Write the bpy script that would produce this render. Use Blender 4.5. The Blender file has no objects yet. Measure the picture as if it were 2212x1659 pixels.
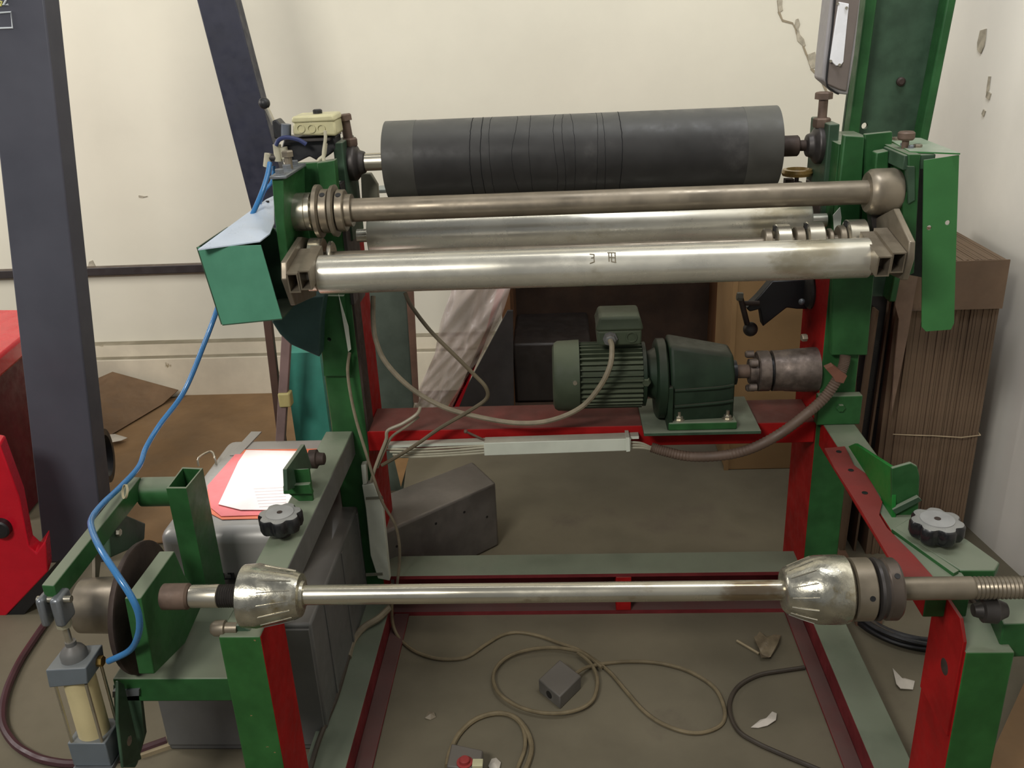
import bpy, bmesh, math, random
import numpy as np
from mathutils import Vector, Matrix
random.seed(7)
sc = bpy.context.scene
COL = sc.collection
# ------------------------------------------------------------------ camera
F = 1960.0; PIT, YAW, ROL = math.radians(22.4), math.radians(3.5), math.radians(-2.7)
CAM = Vector((0, -2.15, 1.5))
fw = Vector((-math.sin(YAW)*math.cos(PIT), math.cos(YAW)*math.cos(PIT), -math.sin(PIT)))
rt = Vector((math.cos(YAW), math.sin(YAW), 0)); up = rt.cross(fw)
R_ = rt*math.cos(ROL) + up*math.sin(ROL); U_ = -rt*math.sin(ROL) + up*math.cos(ROL)
cd = bpy.data.cameras.new('camera'); cam = bpy.data.objects.new('camera', cd); COL.objects.link(cam)
m = Matrix.Identity(4)
for i in range(3):
    m[i][0], m[i][1], m[i][2], m[i][3] = R_[i], U_[i], -fw[i], CAM[i]
cam.matrix_world = m
cd.sensor_fit = 'HORIZONTAL'; cd.sensor_width = 36; cd.lens = 36*F/2212
cd.clip_start = .02; cd.clip_end = 60
sc.camera = cam
# ------------------------------------------------------------------ light
w = bpy.data.worlds.new('world'); sc.world = w; w.use_nodes = True
w.node_tree.nodes['Background'].inputs[0].default_value = (0.80, 0.84, 0.90, 1)
w.node_tree.nodes['Background'].inputs[1].default_value = 0.22
def area(name, loc, to, sx, sy, power, col):
    l = bpy.data.lights.new(name, 'AREA'); l.shape = 'RECTANGLE'; l.size = sx; l.size_y = sy
    l.energy = power; l.color = col
    o = bpy.data.objects.new(name, l); COL.objects.link(o); o.location = loc
    o.rotation_euler = (Vector(to)-Vector(loc)).to_track_quat('-Z', 'Y').to_euler(); return o
area('ceiling_lamp', (-.5, -.1, 3.1), (-.5, 1.5, 2.1), 2.4, .3, 15, (1.0, .97, .89))
area('window_light', (-1.25, -2.85, 2.8), (-.5, 0, .8), .85, .5, 62, (1.0, .965, .90))
area('left_fill', (-3.2, -.1, 2.1), (-1.6, 1.5, .55), 1.0, 1.2, 40, (1.0, .955, .90))  # unseen fill light added to brighten the left of the back wall
area('right_wall_fill', (.55, -.6, 3.1), (1.25, .7, 2.3), .8, .4, 30, (.95, .97, 1.0))  # unseen fill light added overhead to lift the upper right wall
sp = bpy.data.lights.new('daylight_spot', 'SPOT'); sp.energy = 260; sp.spot_size = math.radians(7.5); sp.spot_blend = .5
sp.shadow_soft_size = .04; sp.color = (.93, .96, 1.0)
so = bpy.data.objects.new('daylight_spot', sp); COL.objects.link(so); so.location = (-1.0, .9, 2.9)
so.rotation_euler = (Vector((-.745, -.26, .48))-so.location).to_track_quat('-Z', 'Y').to_euler()
# ------------------------------------------------------------------ render look
sc.view_settings.view_transform = 'Standard'; sc.view_settings.look = 'None'
sc.view_settings.exposure = 0.0; sc.view_settings.gamma = 1.0; sc.view_settings.use_curve_mapping = False

# ------------------------------------------------------------------ helpers
def at(x, y, X=None, Y=None, Z=None):
    d = R_*(x-1106) - U_*(y-829.5) + fw*F
    for i, v in enumerate((X, Y, Z)):
        if v is not None: return CAM + d*((v-CAM[i])/d[i])
def pp(pts, **k): return [at(x, y, **k) for x, y in pts]
def mpp(p): return (Vector(p)-CAM).dot(fw)/F
def lin(c):
    return tuple(((v/255)/12.92 if v/255 <= .04045 else ((v/255+.055)/1.055)**2.4) for v in c) + (1,)
MATS = {}
def mat(name, col, metal=0, rough=.5, var=.12, vscale=12, dust=0, dcol=(120, 112, 98), bump=.0, bscale=60,
        col2=None, c2=.5, c2w=.08, c2scale=20, rvar=.1, trans=0, alpha=1, stretch=None, coat=0, spec=None):
    if name in MATS: return MATS[name]
    mt = bpy.data.materials.new(name); mt.use_nodes = True; MATS[name] = mt
    nt = mt.node_tree; N = nt.nodes; L = nt.links; b = N['Principled BSDF']
    tc = N.new('ShaderNodeTexCoord'); mp = N.new('ShaderNodeMapping'); L.new(tc.outputs['Object'], mp.inputs[0])
    if stretch: mp.inputs['Scale'].default_value = stretch
    def noise(s, d=6):
        n = N.new('ShaderNodeTexNoise'); n.inputs['Scale'].default_value = s; n.inputs['Detail'].default_value = d
        n.inputs['Roughness'].default_value = .6; L.new(mp.outputs[0], n.inputs['Vector']); return n
    def ramp(src, a, bb, lo=0, hi=1):
        r = N.new('ShaderNodeMapRange'); r.interpolation_type = 'SMOOTHSTEP'
        r.inputs[1].default_value = a; r.inputs[2].default_value = bb; r.inputs[3].default_value = lo; r.inputs[4].default_value = hi
        L.new(src, r.inputs[0]); return r.outputs[0]
    def mix(fac, a, bb):
        x = N.new('ShaderNodeMix'); x.data_type = 'RGBA'
        if isinstance(fac, float): x.inputs[0].default_value = fac
        else: L.new(fac, x.inputs[0])
        for v, i in ((a, 6), (bb, 7)):
            if isinstance(v, tuple): x.inputs[i].default_value = v
            else: L.new(v, x.inputs[i])
        return x.outputs[2]
    c = lin(col); n1 = noise(vscale)
    dk = tuple(v*(1-var*1.6) for v in c[:3])+(1,); lt = tuple(min(1, v*(1+var)) for v in c[:3])+(1,)
    out = mix(ramp(n1.outputs[0], .3, .7), dk, lt)
    if col2:
        n2 = noise(c2scale, 9); out = mix(ramp(n2.outputs[0], c2, c2+c2w), out, lin(col2))
    if dust:
        g = N.new('ShaderNodeNewGeometry'); sx = N.new('ShaderNodeSeparateXYZ'); L.new(g.outputs['Normal'], sx.inputs[0])
        f1 = ramp(sx.outputs[2], .35, .95, 0, dust)
        n3 = noise(7); f2 = ramp(n3.outputs[0], .2, .6, .65, 1)
        mm = N.new('ShaderNodeMath'); mm.operation = 'MULTIPLY'; L.new(f1, mm.inputs[0]); L.new(f2, mm.inputs[1])
        out = mix(mm.outputs[0], out, lin(dcol))
        if metal:
            ml = N.new('ShaderNodeMath'); ml.operation = 'MULTIPLY_ADD'; L.new(mm.outputs[0], ml.inputs[0])
            ml.inputs[1].default_value = -metal; ml.inputs[2].default_value = metal; L.new(ml.outputs[0], b.inputs['Metallic'])
    L.new(out, b.inputs['Base Color'])
    if not (dust and metal): b.inputs['Metallic'].default_value = metal
    nr = noise(vscale*2.3); L.new(ramp(nr.outputs[0], .3, .7, max(.03, rough-rvar), min(1, rough+rvar)), b.inputs['Roughness'])
    if bump:
        bp = N.new('ShaderNodeBump'); bp.inputs['Strength'].default_value = bump; bp.inputs['Distance'].default_value = .002
        nb = noise(bscale); L.new(nb.outputs[0], bp.inputs['Height']); L.new(bp.outputs[0], b.inputs['Normal'])
    if trans: b.inputs['Transmission Weight'].default_value = trans
    if alpha < 1: b.inputs['Alpha'].default_value = alpha
    if spec is None: spec = .1 if 'red' in name else .25 if 'paint' in name or 'green' in name or 'floor' in name or 'rubber' in name else .5
    b.inputs['Specular IOR Level'].default_value = spec
    if coat: b.inputs['Coat Weight'].default_value = coat
    return mt
GDUST = (128, 132, 116); RDUST = (88, 64, 58)
green = mat('green_paint', (44, 88, 48), rough=.42, var=.16, dust=.85, dcol=GDUST, bump=.05)
greenw = mat('green_paint_worn', (48, 96, 48), rough=.4, var=.14, dust=.85, dcol=GDUST, col2=(150, 120, 85), c2=.70, c2w=.03, c2scale=45)
greend = mat('dark_green_paint', (58, 80, 62), rough=.5, var=.2, dust=.7, dcol=GDUST)
greent = mat('teal_paint', (84, 142, 116), rough=.4, var=.06, bump=.03)
greenb = mat('bright_green_paint', (62, 118, 66), rough=.38, var=.06, dust=.9, dcol=(150, 158, 142))
red = mat('red_paint', (150, 26, 26), rough=.5, var=.14, dust=.85, dcol=RDUST)
redd = mat('red_paint_dusty', (110, 44, 46), rough=.55, var=.15, dust=.9, dcol=(92, 74, 70))
steel = mat('steel', (190, 184, 168), metal=.85, rough=.30, var=.10, vscale=8, rvar=.07, stretch=(.25, 1, 1), bump=.02)
steelr = mat('roller_steel', (206, 202, 188), metal=.6, rough=.27, var=.10, vscale=7, rvar=.08, col2=(176, 168, 146), c2=.60, c2w=.10, c2scale=6, stretch=(.6, 1, 1))
steeld = mat('brown_steel', (136, 126, 110), metal=.6, rough=.42, var=.14, vscale=10)
steelk = mat('dark_steel', (72, 68, 66), metal=.6, rough=.5, var=.2)
rust = mat('rusty_steel', (106, 88, 76), metal=.35, rough=.65, var=.22, vscale=18, bump=.15)
rustd = mat('dark_rusty_steel', (62, 50, 44), metal=.3, rough=.65, var=.22, vscale=18)
cast = mat('cast_metal', (120, 108, 100), metal=.7, rough=.5, var=.25, vscale=30, bump=.3)
rubber = mat('black_rubber', (50, 49, 48), rough=.48, var=.12, vscale=9, col2=(84, 82, 80), c2=.6, c2w=.2, c2scale=4, dust=.45, dcol=(104, 104, 100))
black = mat('black_plastic', (28, 28, 30), rough=.42, var=.15)
navy = mat('navy_paint', (80, 81, 90), rough=.45, var=.08, vscale=3)
motorg = mat('motor_green', (64, 72, 56), rough=.62, var=.10, dust=.6, dcol=(110, 116, 96))
motord = mat('motor_dark_green', (34, 50, 36), rough=.5, var=.18, dust=.6, dcol=(70, 66, 58))
cream = mat('cream_plastic', (196, 190, 150), rough=.4, var=.08)
white = mat('white_plastic', (205, 210, 196), rough=.45, var=.05, dust=.7, dcol=(130, 122, 108))
cableg = mat('grey_cable', (128, 118, 98), rough=.6, var=.15, vscale=25)
cabled = mat('dark_cable', (62, 54, 44), rough=.6, var=.15)
bluep = mat('blue_hose', (58, 118, 172), rough=.25, var=.05)
cardb = mat('cardboard', (108, 88, 68), rough=.85, var=.10, vscale=5, bump=.1)
cardt = mat('tan_cardboard', (150, 118, 78), rough=.85, var=.06, vscale=4)
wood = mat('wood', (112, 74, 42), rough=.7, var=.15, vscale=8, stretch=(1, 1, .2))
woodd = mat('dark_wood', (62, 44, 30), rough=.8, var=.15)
greym = mat('grey_enamel', (158, 156, 152), metal=.25, rough=.36, var=.06, vscale=5, dust=.3, dcol=(150, 146, 138))
greyk = mat('dark_grey_enamel', (96, 96, 94), rough=.45, var=.10, vscale=5, dust=.5, dcol=(100, 92, 84))
alu = mat('aluminium', (120, 124, 128), metal=.5, rough=.4, var=.06)
brass = mat('brass', (170, 140, 80), metal=.9, rough=.35)
gold = mat('brown_tape', (150, 122, 70), metal=.1, rough=.22, var=.2, bump=.4, bscale=40)
foil = mat('clear_tape_wrap', (190, 186, 170), metal=.85, rough=.24, var=.18, vscale=20, bump=.9, bscale=28, col2=(158, 144, 110), c2=.58, c2w=.1, c2scale=14)
maroon = mat('maroon_hose', (70, 42, 46), rough=.45)

class G:
    def __init__(s): s.v = []; s.f = []
    def add(s, vs, fs):
        n = len(s.v); s.v += [Vector(v) for v in vs]; s.f += [tuple(i+n for i in f) for f in fs]; return s
    def box(s, x0, x1, y0, y1, z0, z1):
        vs = [(x, y, z) for z in (z0, z1) for y in (y0, y1) for x in (x0, x1)]
        return s.add(vs, [(0, 2, 3, 1), (4, 5, 7, 6), (0, 1, 5, 4), (2, 6, 7, 3), (0, 4, 6, 2), (1, 3, 7, 5)])
    def prism(s, poly, vec):
        n = len(poly); vec = Vector(vec); vs = [Vector(p) for p in poly]+[Vector(p)+vec for p in poly]
        return s.add(vs, [tuple(range(n)), tuple(range(2*n-1, n-1, -1))]+[(i, (i+1) % n, (i+1) % n+n, i+n) for i in range(n)])
    def hexa(s, a, b):   # two quads
        return s.add(list(a)+list(b), [(0, 1, 2, 3), (7, 6, 5, 4)]+[(i, (i+1) % 4, (i+1) % 4+4, i+4) for i in range(4)])
    def lathe(s, a, d, prof, n=32, ph=0):
        a = Vector(a); d = Vector(d).normalized(); u = d.orthogonal().normalized() if abs(d.z) > .9 else d.cross(Vector((0, 0, 1))).normalized()
        w_ = d.cross(u); k = len(s.v); fs = []
        vs = []
        for t, r in prof:
            for i in range(n):
                an = 2*math.pi*i/n+ph; vs.append(a+d*t+u*(r*math.cos(an))+w_*(r*math.sin(an)))
        for j in range(len(prof)-1):
            for i in range(n):
                fs.append((j*n+i, j*n+(i+1) % n, (j+1)*n+(i+1) % n, (j+1)*n+i))
        fs.append(tuple(range(n-1, -1, -1))); fs.append(tuple((len(prof)-1)*n+i for i in range(n)))
        return s.add(vs, fs)
    def cyl(s, a, b, r, r2=None, n=24, ph=0):
        a = Vector(a); b = Vector(b); L = (b-a).length
        return s.lathe(a, b-a, [(0, r), (L, r if r2 is None else r2)], n, ph)
    def ring(s, a, d, prof, n=32):      # closed profile (t, r) swept round the axis
        a = Vector(a); d = Vector(d).normalized(); u = d.cross(Vector((0, 0, 1))).normalized() if abs(d.z) < .9 else Vector((1, 0, 0)); w_ = d.cross(u)
        m_ = len(prof); vs = []
        for t, r in prof:
            for i in range(n):
                an = 2*math.pi*i/n; vs.append(a+d*t+u*(r*math.cos(an))+w_*(r*math.sin(an)))
        fs = [(j*n+i, j*n+(i+1) % n, ((j+1) % m_)*n+(i+1) % n, ((j+1) % m_)*n+i) for j in range(m_) for i in range(n)]
        return s.add(vs, fs)
    def bolt(s, a, d, r, h, shaft=None):   # hex head from a along d
        d = Vector(d).normalized(); s.lathe(a, d, [(0, r), (h*.85, r), (h, r*.86)], 6)
        if shaft: s.cyl(a, Vector(a)-d*shaft[1], shaft[0], n=12)
        return s
    def sphere(s, c, r, n=16):
        c = Vector(c); prof = [(-r*math.cos(math.pi*j/n), r*math.sin(math.pi*j/n)+1e-5) for j in range(n+1)]
        return s.lathe(c, (0, 0, 1), prof, n*2)
    def tube(s, pts, r, n=8, sub=6, wav=None):
        P = [Vector(p) for p in pts]
        if sub > 1:
            Q = []
            for i in range(len(P)-1):
                p0 = P[max(0, i-1)]; p1 = P[i]; p2 = P[i+1]; p3 = P[min(len(P)-1, i+2)]
                for k in range(sub):
                    t = k/sub
                    Q.append(.5*((2*p1)+(p2-p0)*t+(2*p0-5*p1+4*p2-p3)*t*t+(3*p1-p0-3*p2+p3)*t**3))
            Q.append(P[-1]); P = Q
        nrm = None; vs = []
        for i, p in enumerate(P):
            d = (P[min(i+1, len(P)-1)]-P[max(i-1, 0)]).normalized()
            if nrm is None: nrm = d.orthogonal().normalized()
            nrm = (nrm-d*nrm.dot(d)).normalized(); b_ = d.cross(nrm)
            rr = r*(1+(wav if (wav and i % 2) else 0))
            for k in range(n):
                an = 2*math.pi*k/n; vs.append(p+nrm*(rr*math.cos(an))+b_*(rr*math.sin(an)))
        fs = [(i*n+k, i*n+(k+1) % n, (i+1)*n+(k+1) % n, (i+1)*n+k) for i in range(len(P)-1) for k in range(n)]
        fs += [tuple(range(n-1, -1, -1)), tuple((len(P)-1)*n+i for i in range(n))]
        return s.add(vs, fs)
def part(g, name, mt, parent=None, bev=0, ang=35, pick=None, label=None, kind=None, seg=2):
    c = Vector([(min(v[i] for v in g.v)+max(v[i] for v in g.v))/2 for i in range(3)])
    me = bpy.data.meshes.new(name); bm = bmesh.new()
    bv = [bm.verts.new(v-c) for v in g.v]
    for f in g.f:
        try: bm.faces.new([bv[i] for i in f])
        except ValueError: pass
    bmesh.ops.recalc_face_normals(bm, faces=bm.faces)
    for f in bm.faces:
        f.smooth = True
        if pick: f.material_index = pick(f.normal, f.calc_center_median()+c)
    bm.to_mesh(me); bm.free()
    for x in (mt if isinstance(mt, (list, tuple)) else [mt]): me.materials.append(x)
    me.set_sharp_from_angle(angle=math.radians(ang))
    o = bpy.data.objects.new(name, me); COL.objects.link(o)
    if bev:
        b = o.modifiers.new('bevel', 'BEVEL'); b.width = bev; b.segments = seg; b.limit_method = 'ANGLE'; b.angle_limit = math.radians(40)
    if parent is not None:
        o.parent = parent; o.location = c-wloc(parent)
    else: o.location = c
    if label: o['label'] = label
    if kind: o['kind'] = kind
    return o
def wloc(o):
    l = Vector(o.location)
    while o.parent is not None: o = o.parent; l += Vector(o.location)
    return l
def thing(name, label, cat, loc, group=None):
    o = bpy.data.objects.new(name, None); COL.objects.link(o); o.location = loc; o.empty_display_size = .05
    o['label'] = label; o['category'] = cat
    if group: o['group'] = group
    return o
def tag(o, label, cat, group=None):
    o['label'] = label; o['category'] = cat
    if group: o['group'] = group
    return o
def plate(outer, holes, axis, pos, th):
    """flat plate with true holes. axis 'Y': points (x,z) at y=pos, thickness +y ; 'X': points (y,z)"""
    cu = bpy.data.curves.new('t', 'CURVE'); cu.dimensions = '2D'; cu.fill_mode = 'BOTH'; cu.extrude = th/2
    for loop in [outer]+holes:
        sp_ = cu.splines.new('POLY'); sp_.points.add(len(loop)-1)
        for i, (a, b) in enumerate(loop): sp_.points[i].co = (a, b, 0, 1)
        sp_.use_cyclic_u = True
    ob = bpy.data.objects.new('t', cu); COL.objects.link(ob)
    me = bpy.data.meshes.new_from_object(ob.evaluated_get(bpy.context.evaluated_depsgraph_get()))
    g = G(); vs = []
    for v in me.vertices:
        a, b, c = v.co
        vs.append((a, pos+th/2+c, b) if axis == 'Y' else (pos+th/2+c, a, b))
    g.add(vs, [tuple(p.vertices) for p in me.polygons])
    bpy.data.objects.remove(ob); bpy.data.curves.remove(cu); bpy.data.meshes.remove(me)
    return g
def circ(cx, cy, r, n=14): return [(cx+r*math.cos(2*math.pi*i/n), cy+r*math.sin(2*math.pi*i/n)) for i in range(n)]
def xz(pts, Y): return [(p.x, p.z) for p in pp(pts, Y=Y)]

# ------------------------------------------------------------------ the setting
fl = mat('concrete_floor', (108, 101, 84), rough=.75, var=.16, vscale=1.6, bump=.25, bscale=25, col2=(92, 84, 72), c2=.55, c2w=.2, c2scale=3.2)
wl = mat('cream_wall', (219, 214, 197), rough=.8, var=.04, vscale=1.2, bump=.05, bscale=8)
wr = mat('white_wall', (226, 222, 212), rough=.8, var=.05, vscale=1.5, bump=.05, bscale=8)
wd = mat('wall_plinth', (216, 206, 184), rough=.85, var=.08, vscale=4, bump=.4, bscale=14, dust=.9, dcol=(112, 104, 84), col2=(150, 136, 108), c2=.66, c2w=.05, c2scale=9)
part(G().box(-4, 1.45, -4.5, 1.75, -.1, 0), 'floor', fl, kind='structure')
WB = 1.5
wb = part(G().box(-4, 1.45, WB, WB+.2, 0, 4.2), 'wall_back', wl, kind='structure')
wrr = part(G().prism([at(2030, 1079, Z=0)*1, ] and [Vector((1.20, WB+.1, 0)), Vector((1.20, .30, 0)), Vector((1.31, -.45, 0)), Vector((1.62, -4.5, 0)), Vector((1.9, -4.5, 0)), Vector((1.9, WB+.1, 0))], (0, 0, 4.2)), 'wall_right', wr, kind='structure', ang=60)
for w_, n_ in ((wb, 0), (wrr, 0)): pass
z1 = at(400, 718, Y=WB-.05).z; z2 = at(400, 772, Y=WB-.08).z
part(G().box(-4, 1.2, WB-.05, WB+.01, 0, z1-.05), 'baseboard_back', wd, kind='structure')
part(G().box(-4, 1.2, WB-.085, WB-.04, 0, z2), 'trim_2', wd, kind='structure', bev=.006)
zs = at(300, 583, Y=WB-.02).z
part(G().box(-4, -.4, WB-.03, WB+.002, zs-.018, zs+.018), 'trim_1', mat('dark_conduit', (52, 46, 46), rough=.5, dust=.6, dcol=(110, 96, 84)), kind='structure', bev=.004)
# cracks and chips in the plaster
crk = mat('bare_plaster', (172, 164, 146), rough=.9, var=.2, vscale=30)
crd = mat('crack_dark', (150, 138, 116), rough=.9)
def ribbon(pts, w0, Y, th=.003):
    g = G(); P = pp(pts, Y=Y)
    for i in range(len(P)-1):
        a, b = P[i], P[i+1]; d = (b-a).normalized(); n = Vector((-d.z, 0, d.x)); k = w0*(.5+random.random())
        k2 = k*(.6+.5*random.random()); g.prism([a-n*k, b-n*k2, b+n*k2, a+n*k], (0, -th, 0))
    return g
part(ribbon([(1680, 0), (1682, 25), (1690, 44), (1712, 50), (1718, 62), (1722, 80), (1735, 100), (1742, 118), (1752, 148), (1766, 162), (1778, 180), (1786, 200)], .0035, WB-.0005), 'plaster_crack', crd, wb)
part(G().prism(pp([(1679, 0), (1690, 0), (1689, 12), (1691, 22), (1683, 27), (1680, 14)], Y=WB), (0, -.004, 0)), 'plaster_chip', crk, wb)
part(G().prism(pp([(1719, 42), (1724, 40), (1728, 52), (1724, 62), (1728, 75), (1736, 84), (1740, 98), (1735, 100), (1722, 88), (1720, 76), (1722, 68), (1716, 55)], Y=WB), (0, -.004, 0)), 'plaster_chip', crk, wb)
part(G().prism(pp([(1744, 118), (1760, 112), (1766, 132), (1764, 146), (1752, 148), (1746, 135)], Y=WB), (0, -.004, 0)), 'plaster_chip', crk, wb)
def rwall(pts, name):
    # right wall at x=1.20..; pick the plane x(y)
    out = []
    for x, y in pts:
        p = at(x, y, X=1.2)
        for _ in range(8):
            q = p.y; X = 1.20 if q > .3 else 1.20+.11*(.3-q)/.75
            p = at(x, y, X=X-.0005)
        out.append(p)
    return part(G().prism(out, (-.003, 0, 0)), name, crk, wrr)
rwall([(2119, 66), (2132, 62), (2130, 85), (2127, 100), (2120, 116), (2113, 108), (2113, 92)], 'plaster_chip')
rwall([(2137, 165), (2141, 165), (2138, 190), (2134, 208), (2132, 200)], 'plaster_chip')
rwall([(2134, 196), (2142, 202), (2138, 216), (2131, 210)], 'plaster_chip')
rwall([(2126, 236), (2130, 240), (2126, 252), (2122, 246)], 'plaster_chip')
part(ribbon([(300, 424), (310, 425), (318, 424)], .003, WB-.0005), 'wall_scuff', crk, wb)
g = G(); g.prism(pp([(190, 578), (193, 565), (200, 562), (207, 576)], Y=WB), (0, -.003, 0))
part(g, 'wall_scuff', crk, wb)

# ------------------------------------------------------------------ machine
M = thing('winding_machine', 'green and red steel roll winding machine with rollers, gear motor and long arms', 'machine', (.05, -.1, 0))
def P(g, name, mt, par=None, **k): return part(g, name, mt, par or M, **k)
gr = lambda n, c: 1 if abs(n.x) > .7 else 0
# posts
P(G().box(-.575, -.488, -.14, .06, 0, 1.16), 'post', [green, red], pick=gr, bev=.003)
P(G().box(.605, .69, -.14, .06, 0, 1.205), 'post', [green, red], pick=lambda n, c: 1 if (abs(n.x) > .7) else 0, bev=.003)
P(plate(xz([(688, 640), (742, 640), (757, 812), (700, 812)], -.155), [circ(*xz([(711, 733)], -.155)[0], .005)], 'Y', -.155, .014), 'cover_plate', green)
P(G().prism(pp([(1800, 560), (1892, 560), (1874, 768), (1795, 768)], Y=-.165), (0, .024, 0)), 'cover_plate', green, bev=.003)
P(G().box(.598, .70, -.165, -.14, .555, .63), 'splice_plate', green, bev=.003)
pb = at(1815, 880, Y=-.165); P(G().bolt(pb, (0, -1, 0), .010, .008), 'bolt', green)
# rear red beam with dusty top
rb = P(G().box(-.488, .605, -.14, .0, .497, .553), 'cross_beam', red, bev=.003)
# lower rear channel
lc = P(G().box(-.488, .605, -.14, -.045, .117, .127).box(-.488, .605, -.055, -.045, .01, .117).box(-.488, .605, -.14, -.045, .0, .012),
       'floor_channel', [greend, redd], pick=lambda n, c: 0 if c.z > .11 and n.z > .5 else 1, label='open channel beam, green top flange and dusty red inside')
sx_ = at(1347, 1280, Y=-.14).x
P(G().box(sx_-.020, sx_+.020, -.142, -.055, .012, .117), 'stiffener', red, lc, bev=.002)
# floor beams
P(G().box(.605, .685, -1.2, -.14, 0, .06).box(.567, .605, -1.2, -.14, 0, .008), 'floor_beam', [greend, redd], pick=lambda n, c: 0 if c.x > .62 and n.z > .5 else 1, bev=.002)
P(G().box(-.56, -.47, -1.2, -.14, 0, .06).box(-.47, -.43, -1.2, -.14, 0, .008), 'floor_beam', [greend, redd], pick=lambda n, c: 0 if c.x < -.48 and n.z > .5 else 1, bev=.002)
# arms
aw = lambda n, c: 1 if abs(n.x) > .7 else 0
P(G().box(-.59, -.522, -.785, -.14, .49, .555), 'arm', [green, greyk], pick=aw, bev=.003)
P(G().box(.615, .69, -.815, -.14, .49, .555), 'arm', [green, red], pick=aw, bev=.003)
# front legs
lz = .527
P(G().box(-.602, -.528, -.90, -.78, 0, lz), 'front_leg', [greenw, red], pick=gr, bev=.003)
rl = P(G().box(.655, .735, -.90, -.765, 0, .483), 'front_leg', [greenw, red], pick=gr, bev=.003)
P(G().prism([Vector((.651, -.895, .30)), Vector((.651, -.895, .50)), Vector((.651, -.87, .530)), Vector((.651, -.77, .530)), Vector((.651, -.77, .30))], (.006, 0, 0)), 'web_plate', red, rl, bev=.001)
pb = at(2045, 1440, X=.655); P(G().lathe(pb, (-1, 0, 0), [(0, .016), (.004, .015), (.006, .010)], 16), 'bolt', rustd)
pb = at(2122, 1385, Y=-.86); P(G().bolt(at(2118, 1385, Y=-.84)+Vector((.0, 0, 0)), (-.5, -.8, .2), .014, .02), 'bolt', rustd)

# ---- rubber covered roller
def xs(pts_y, Y):   # helper: x positions from pixels along an axis line
    return [at(x, y, Y=Y).x for x, y in pts_y]
ay, az = -.04, (at(838, 350, Y=-.04).z+at(1675, 315, Y=-.04).z)/2
x0, x1 = at(838, 350, Y=ay).x, at(1676, 315, Y=ay).x
rr = 85*mpp((x0, ay, az))
zt = at(1250, 249, Y=ay).z; rr = .0885
rol = P(G().lathe((x0, ay, az), (1, 0, 0), [(0, rr-.006), (.004, rr), (x1-x0-.004, rr), (x1-x0, rr-.006)], 64), 'rubber_roller', rubber, label='black rubber covered roller with cracks round it')
# cracks: thin dark rings following the surface
ck = mat('rubber_crack', (20, 20, 22), rough=.8)
for i, px_ in enumerate([1018, 1040, 1062, 1112, 1145, 1200, 1218, 1237, 1290, 1305, 1342]):
    X = at(px_, 330, Y=ay-.08).x; gg = G(); n = 40; amp = random.uniform(.002, .007); ph = random.random()*6; k1 = random.choice((1, 2)); 
    pts = []
    for j in range(n+1):
        an = math.radians(-120)+math.radians(250)*j/n if i % 3 else math.radians(-60)+math.radians(150)*j/n
        xx = X+amp*math.sin(k1*an*1.3+ph)+random.uniform(-.0006, .0006)
        pts.append(Vector((xx, ay-(rr-.0003)*math.cos(an), az+(rr-.0003)*math.sin(an))))
    gg.tube(pts, .0011 if i in (1, 10, 0) else .0007, n=5, sub=1)
    part(gg, 'crack', ck, rol)
P(G().cyl((x0-.055, ay, az), (x0, ay, az), .020), 'roller_shaft', steel, rol)
xr = x1+.052
P(G().lathe((x1, ay, az), (1, 0, 0), [(0, .023), (.047, .023), (.05, .020), (.05, .012), (.075, .012)], 28), 'roller_shaft', rustd, rol)
for xe0, xe1 in ((x0+.002, x0+.072), (x1-.078, x1-.002)):
    P(G().ring((xe0, ay, az), (1, 0, 0), [(0, rr-.002), (0, rr+.0004), (xe1-xe0, rr+.0004), (xe1-xe0, rr-.002)], 64), 'end_band', mat('rubber_end', (70, 69, 65), rough=.5, var=.08, dust=.4, dcol=(112, 112, 106)), rol)
# bearings
def bearing(xc, sgn, name='roller_bearing'):
    g = G(); g.lathe((xc, ay, az), (-1 if sgn > 0 else 1, 0, 0), [(-.030, .030), (-.020, .040), (.010, .042), (.016, .036), (.020, .028), (.032, .024), (.034, .014)], 20, ph=.26)
    return P(g, name, steelk, bev=.002)
bearing(at(1768, 313, Y=ay).x+.005, 1); bearing(at(760, 354, Y=ay).x, -1)
bx = at(1777, 240, Y=ay).x
b1 = P(G().bolt((bx, ay, at(1777, 214, Y=ay).z), (0, 0, 1), .019, .015, (.010, .085)), 'adjusting_bolt', rust)
P(G().lathe((bx, ay, at(1777, 275, Y=ay).z), (0, 0, 1), [(0, .017), (.004, .019), (.018, .019), (.021, .016)], 6), 'nut', rust, b1)
bx = at(754, 290, Y=ay).x
b1 = P(G().bolt((bx-.006, ay, at(750, 260, Y=ay).z), (-.08, 0, 1), .018, .014, (.011, .065)), 'adjusting_bolt', rust)
P(G().lathe((bx, ay, at(754, 316, Y=ay).z), (0, 0, 1), [(0, .017), (.004, .019), (.016, .019), (.019, .016)], 6), 'nut', rust, b1)
# bearing plates on the inside of the posts
P(G().box(-.500, -.478, -.10, .03, 1.02, at(720, 308, Y=-.1).z), 'bearing_plate', greend, bev=.003)
P(G().box(.588, .612, -.09, .06, 1.02, at(1800, 268, Y=-.09).z), 'bearing_plate', greend, bev=.003)
P(G().box(.598, .606, -.142, -.085, 1.0, 1.205), 'edge_plate', green, bev=.001)
P(G().box(-.490, -.482, -.142, -.095, .88, 1.16), 'edge_plate', steelk, bev=.001)
P(G().box(-.490, -.483, -.139, -.075, .50, .90), 'inner_strip', rustd, bev=.001)
P(G().box(-.535, -.485, -.11, .0, .86, 1.10), 'bearing_bracket', steelk, bev=.003)
P(G().box(.585, .608, -.08, .05, .93, 1.10), 'bearing_bracket', rustd, bev=.003)

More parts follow.
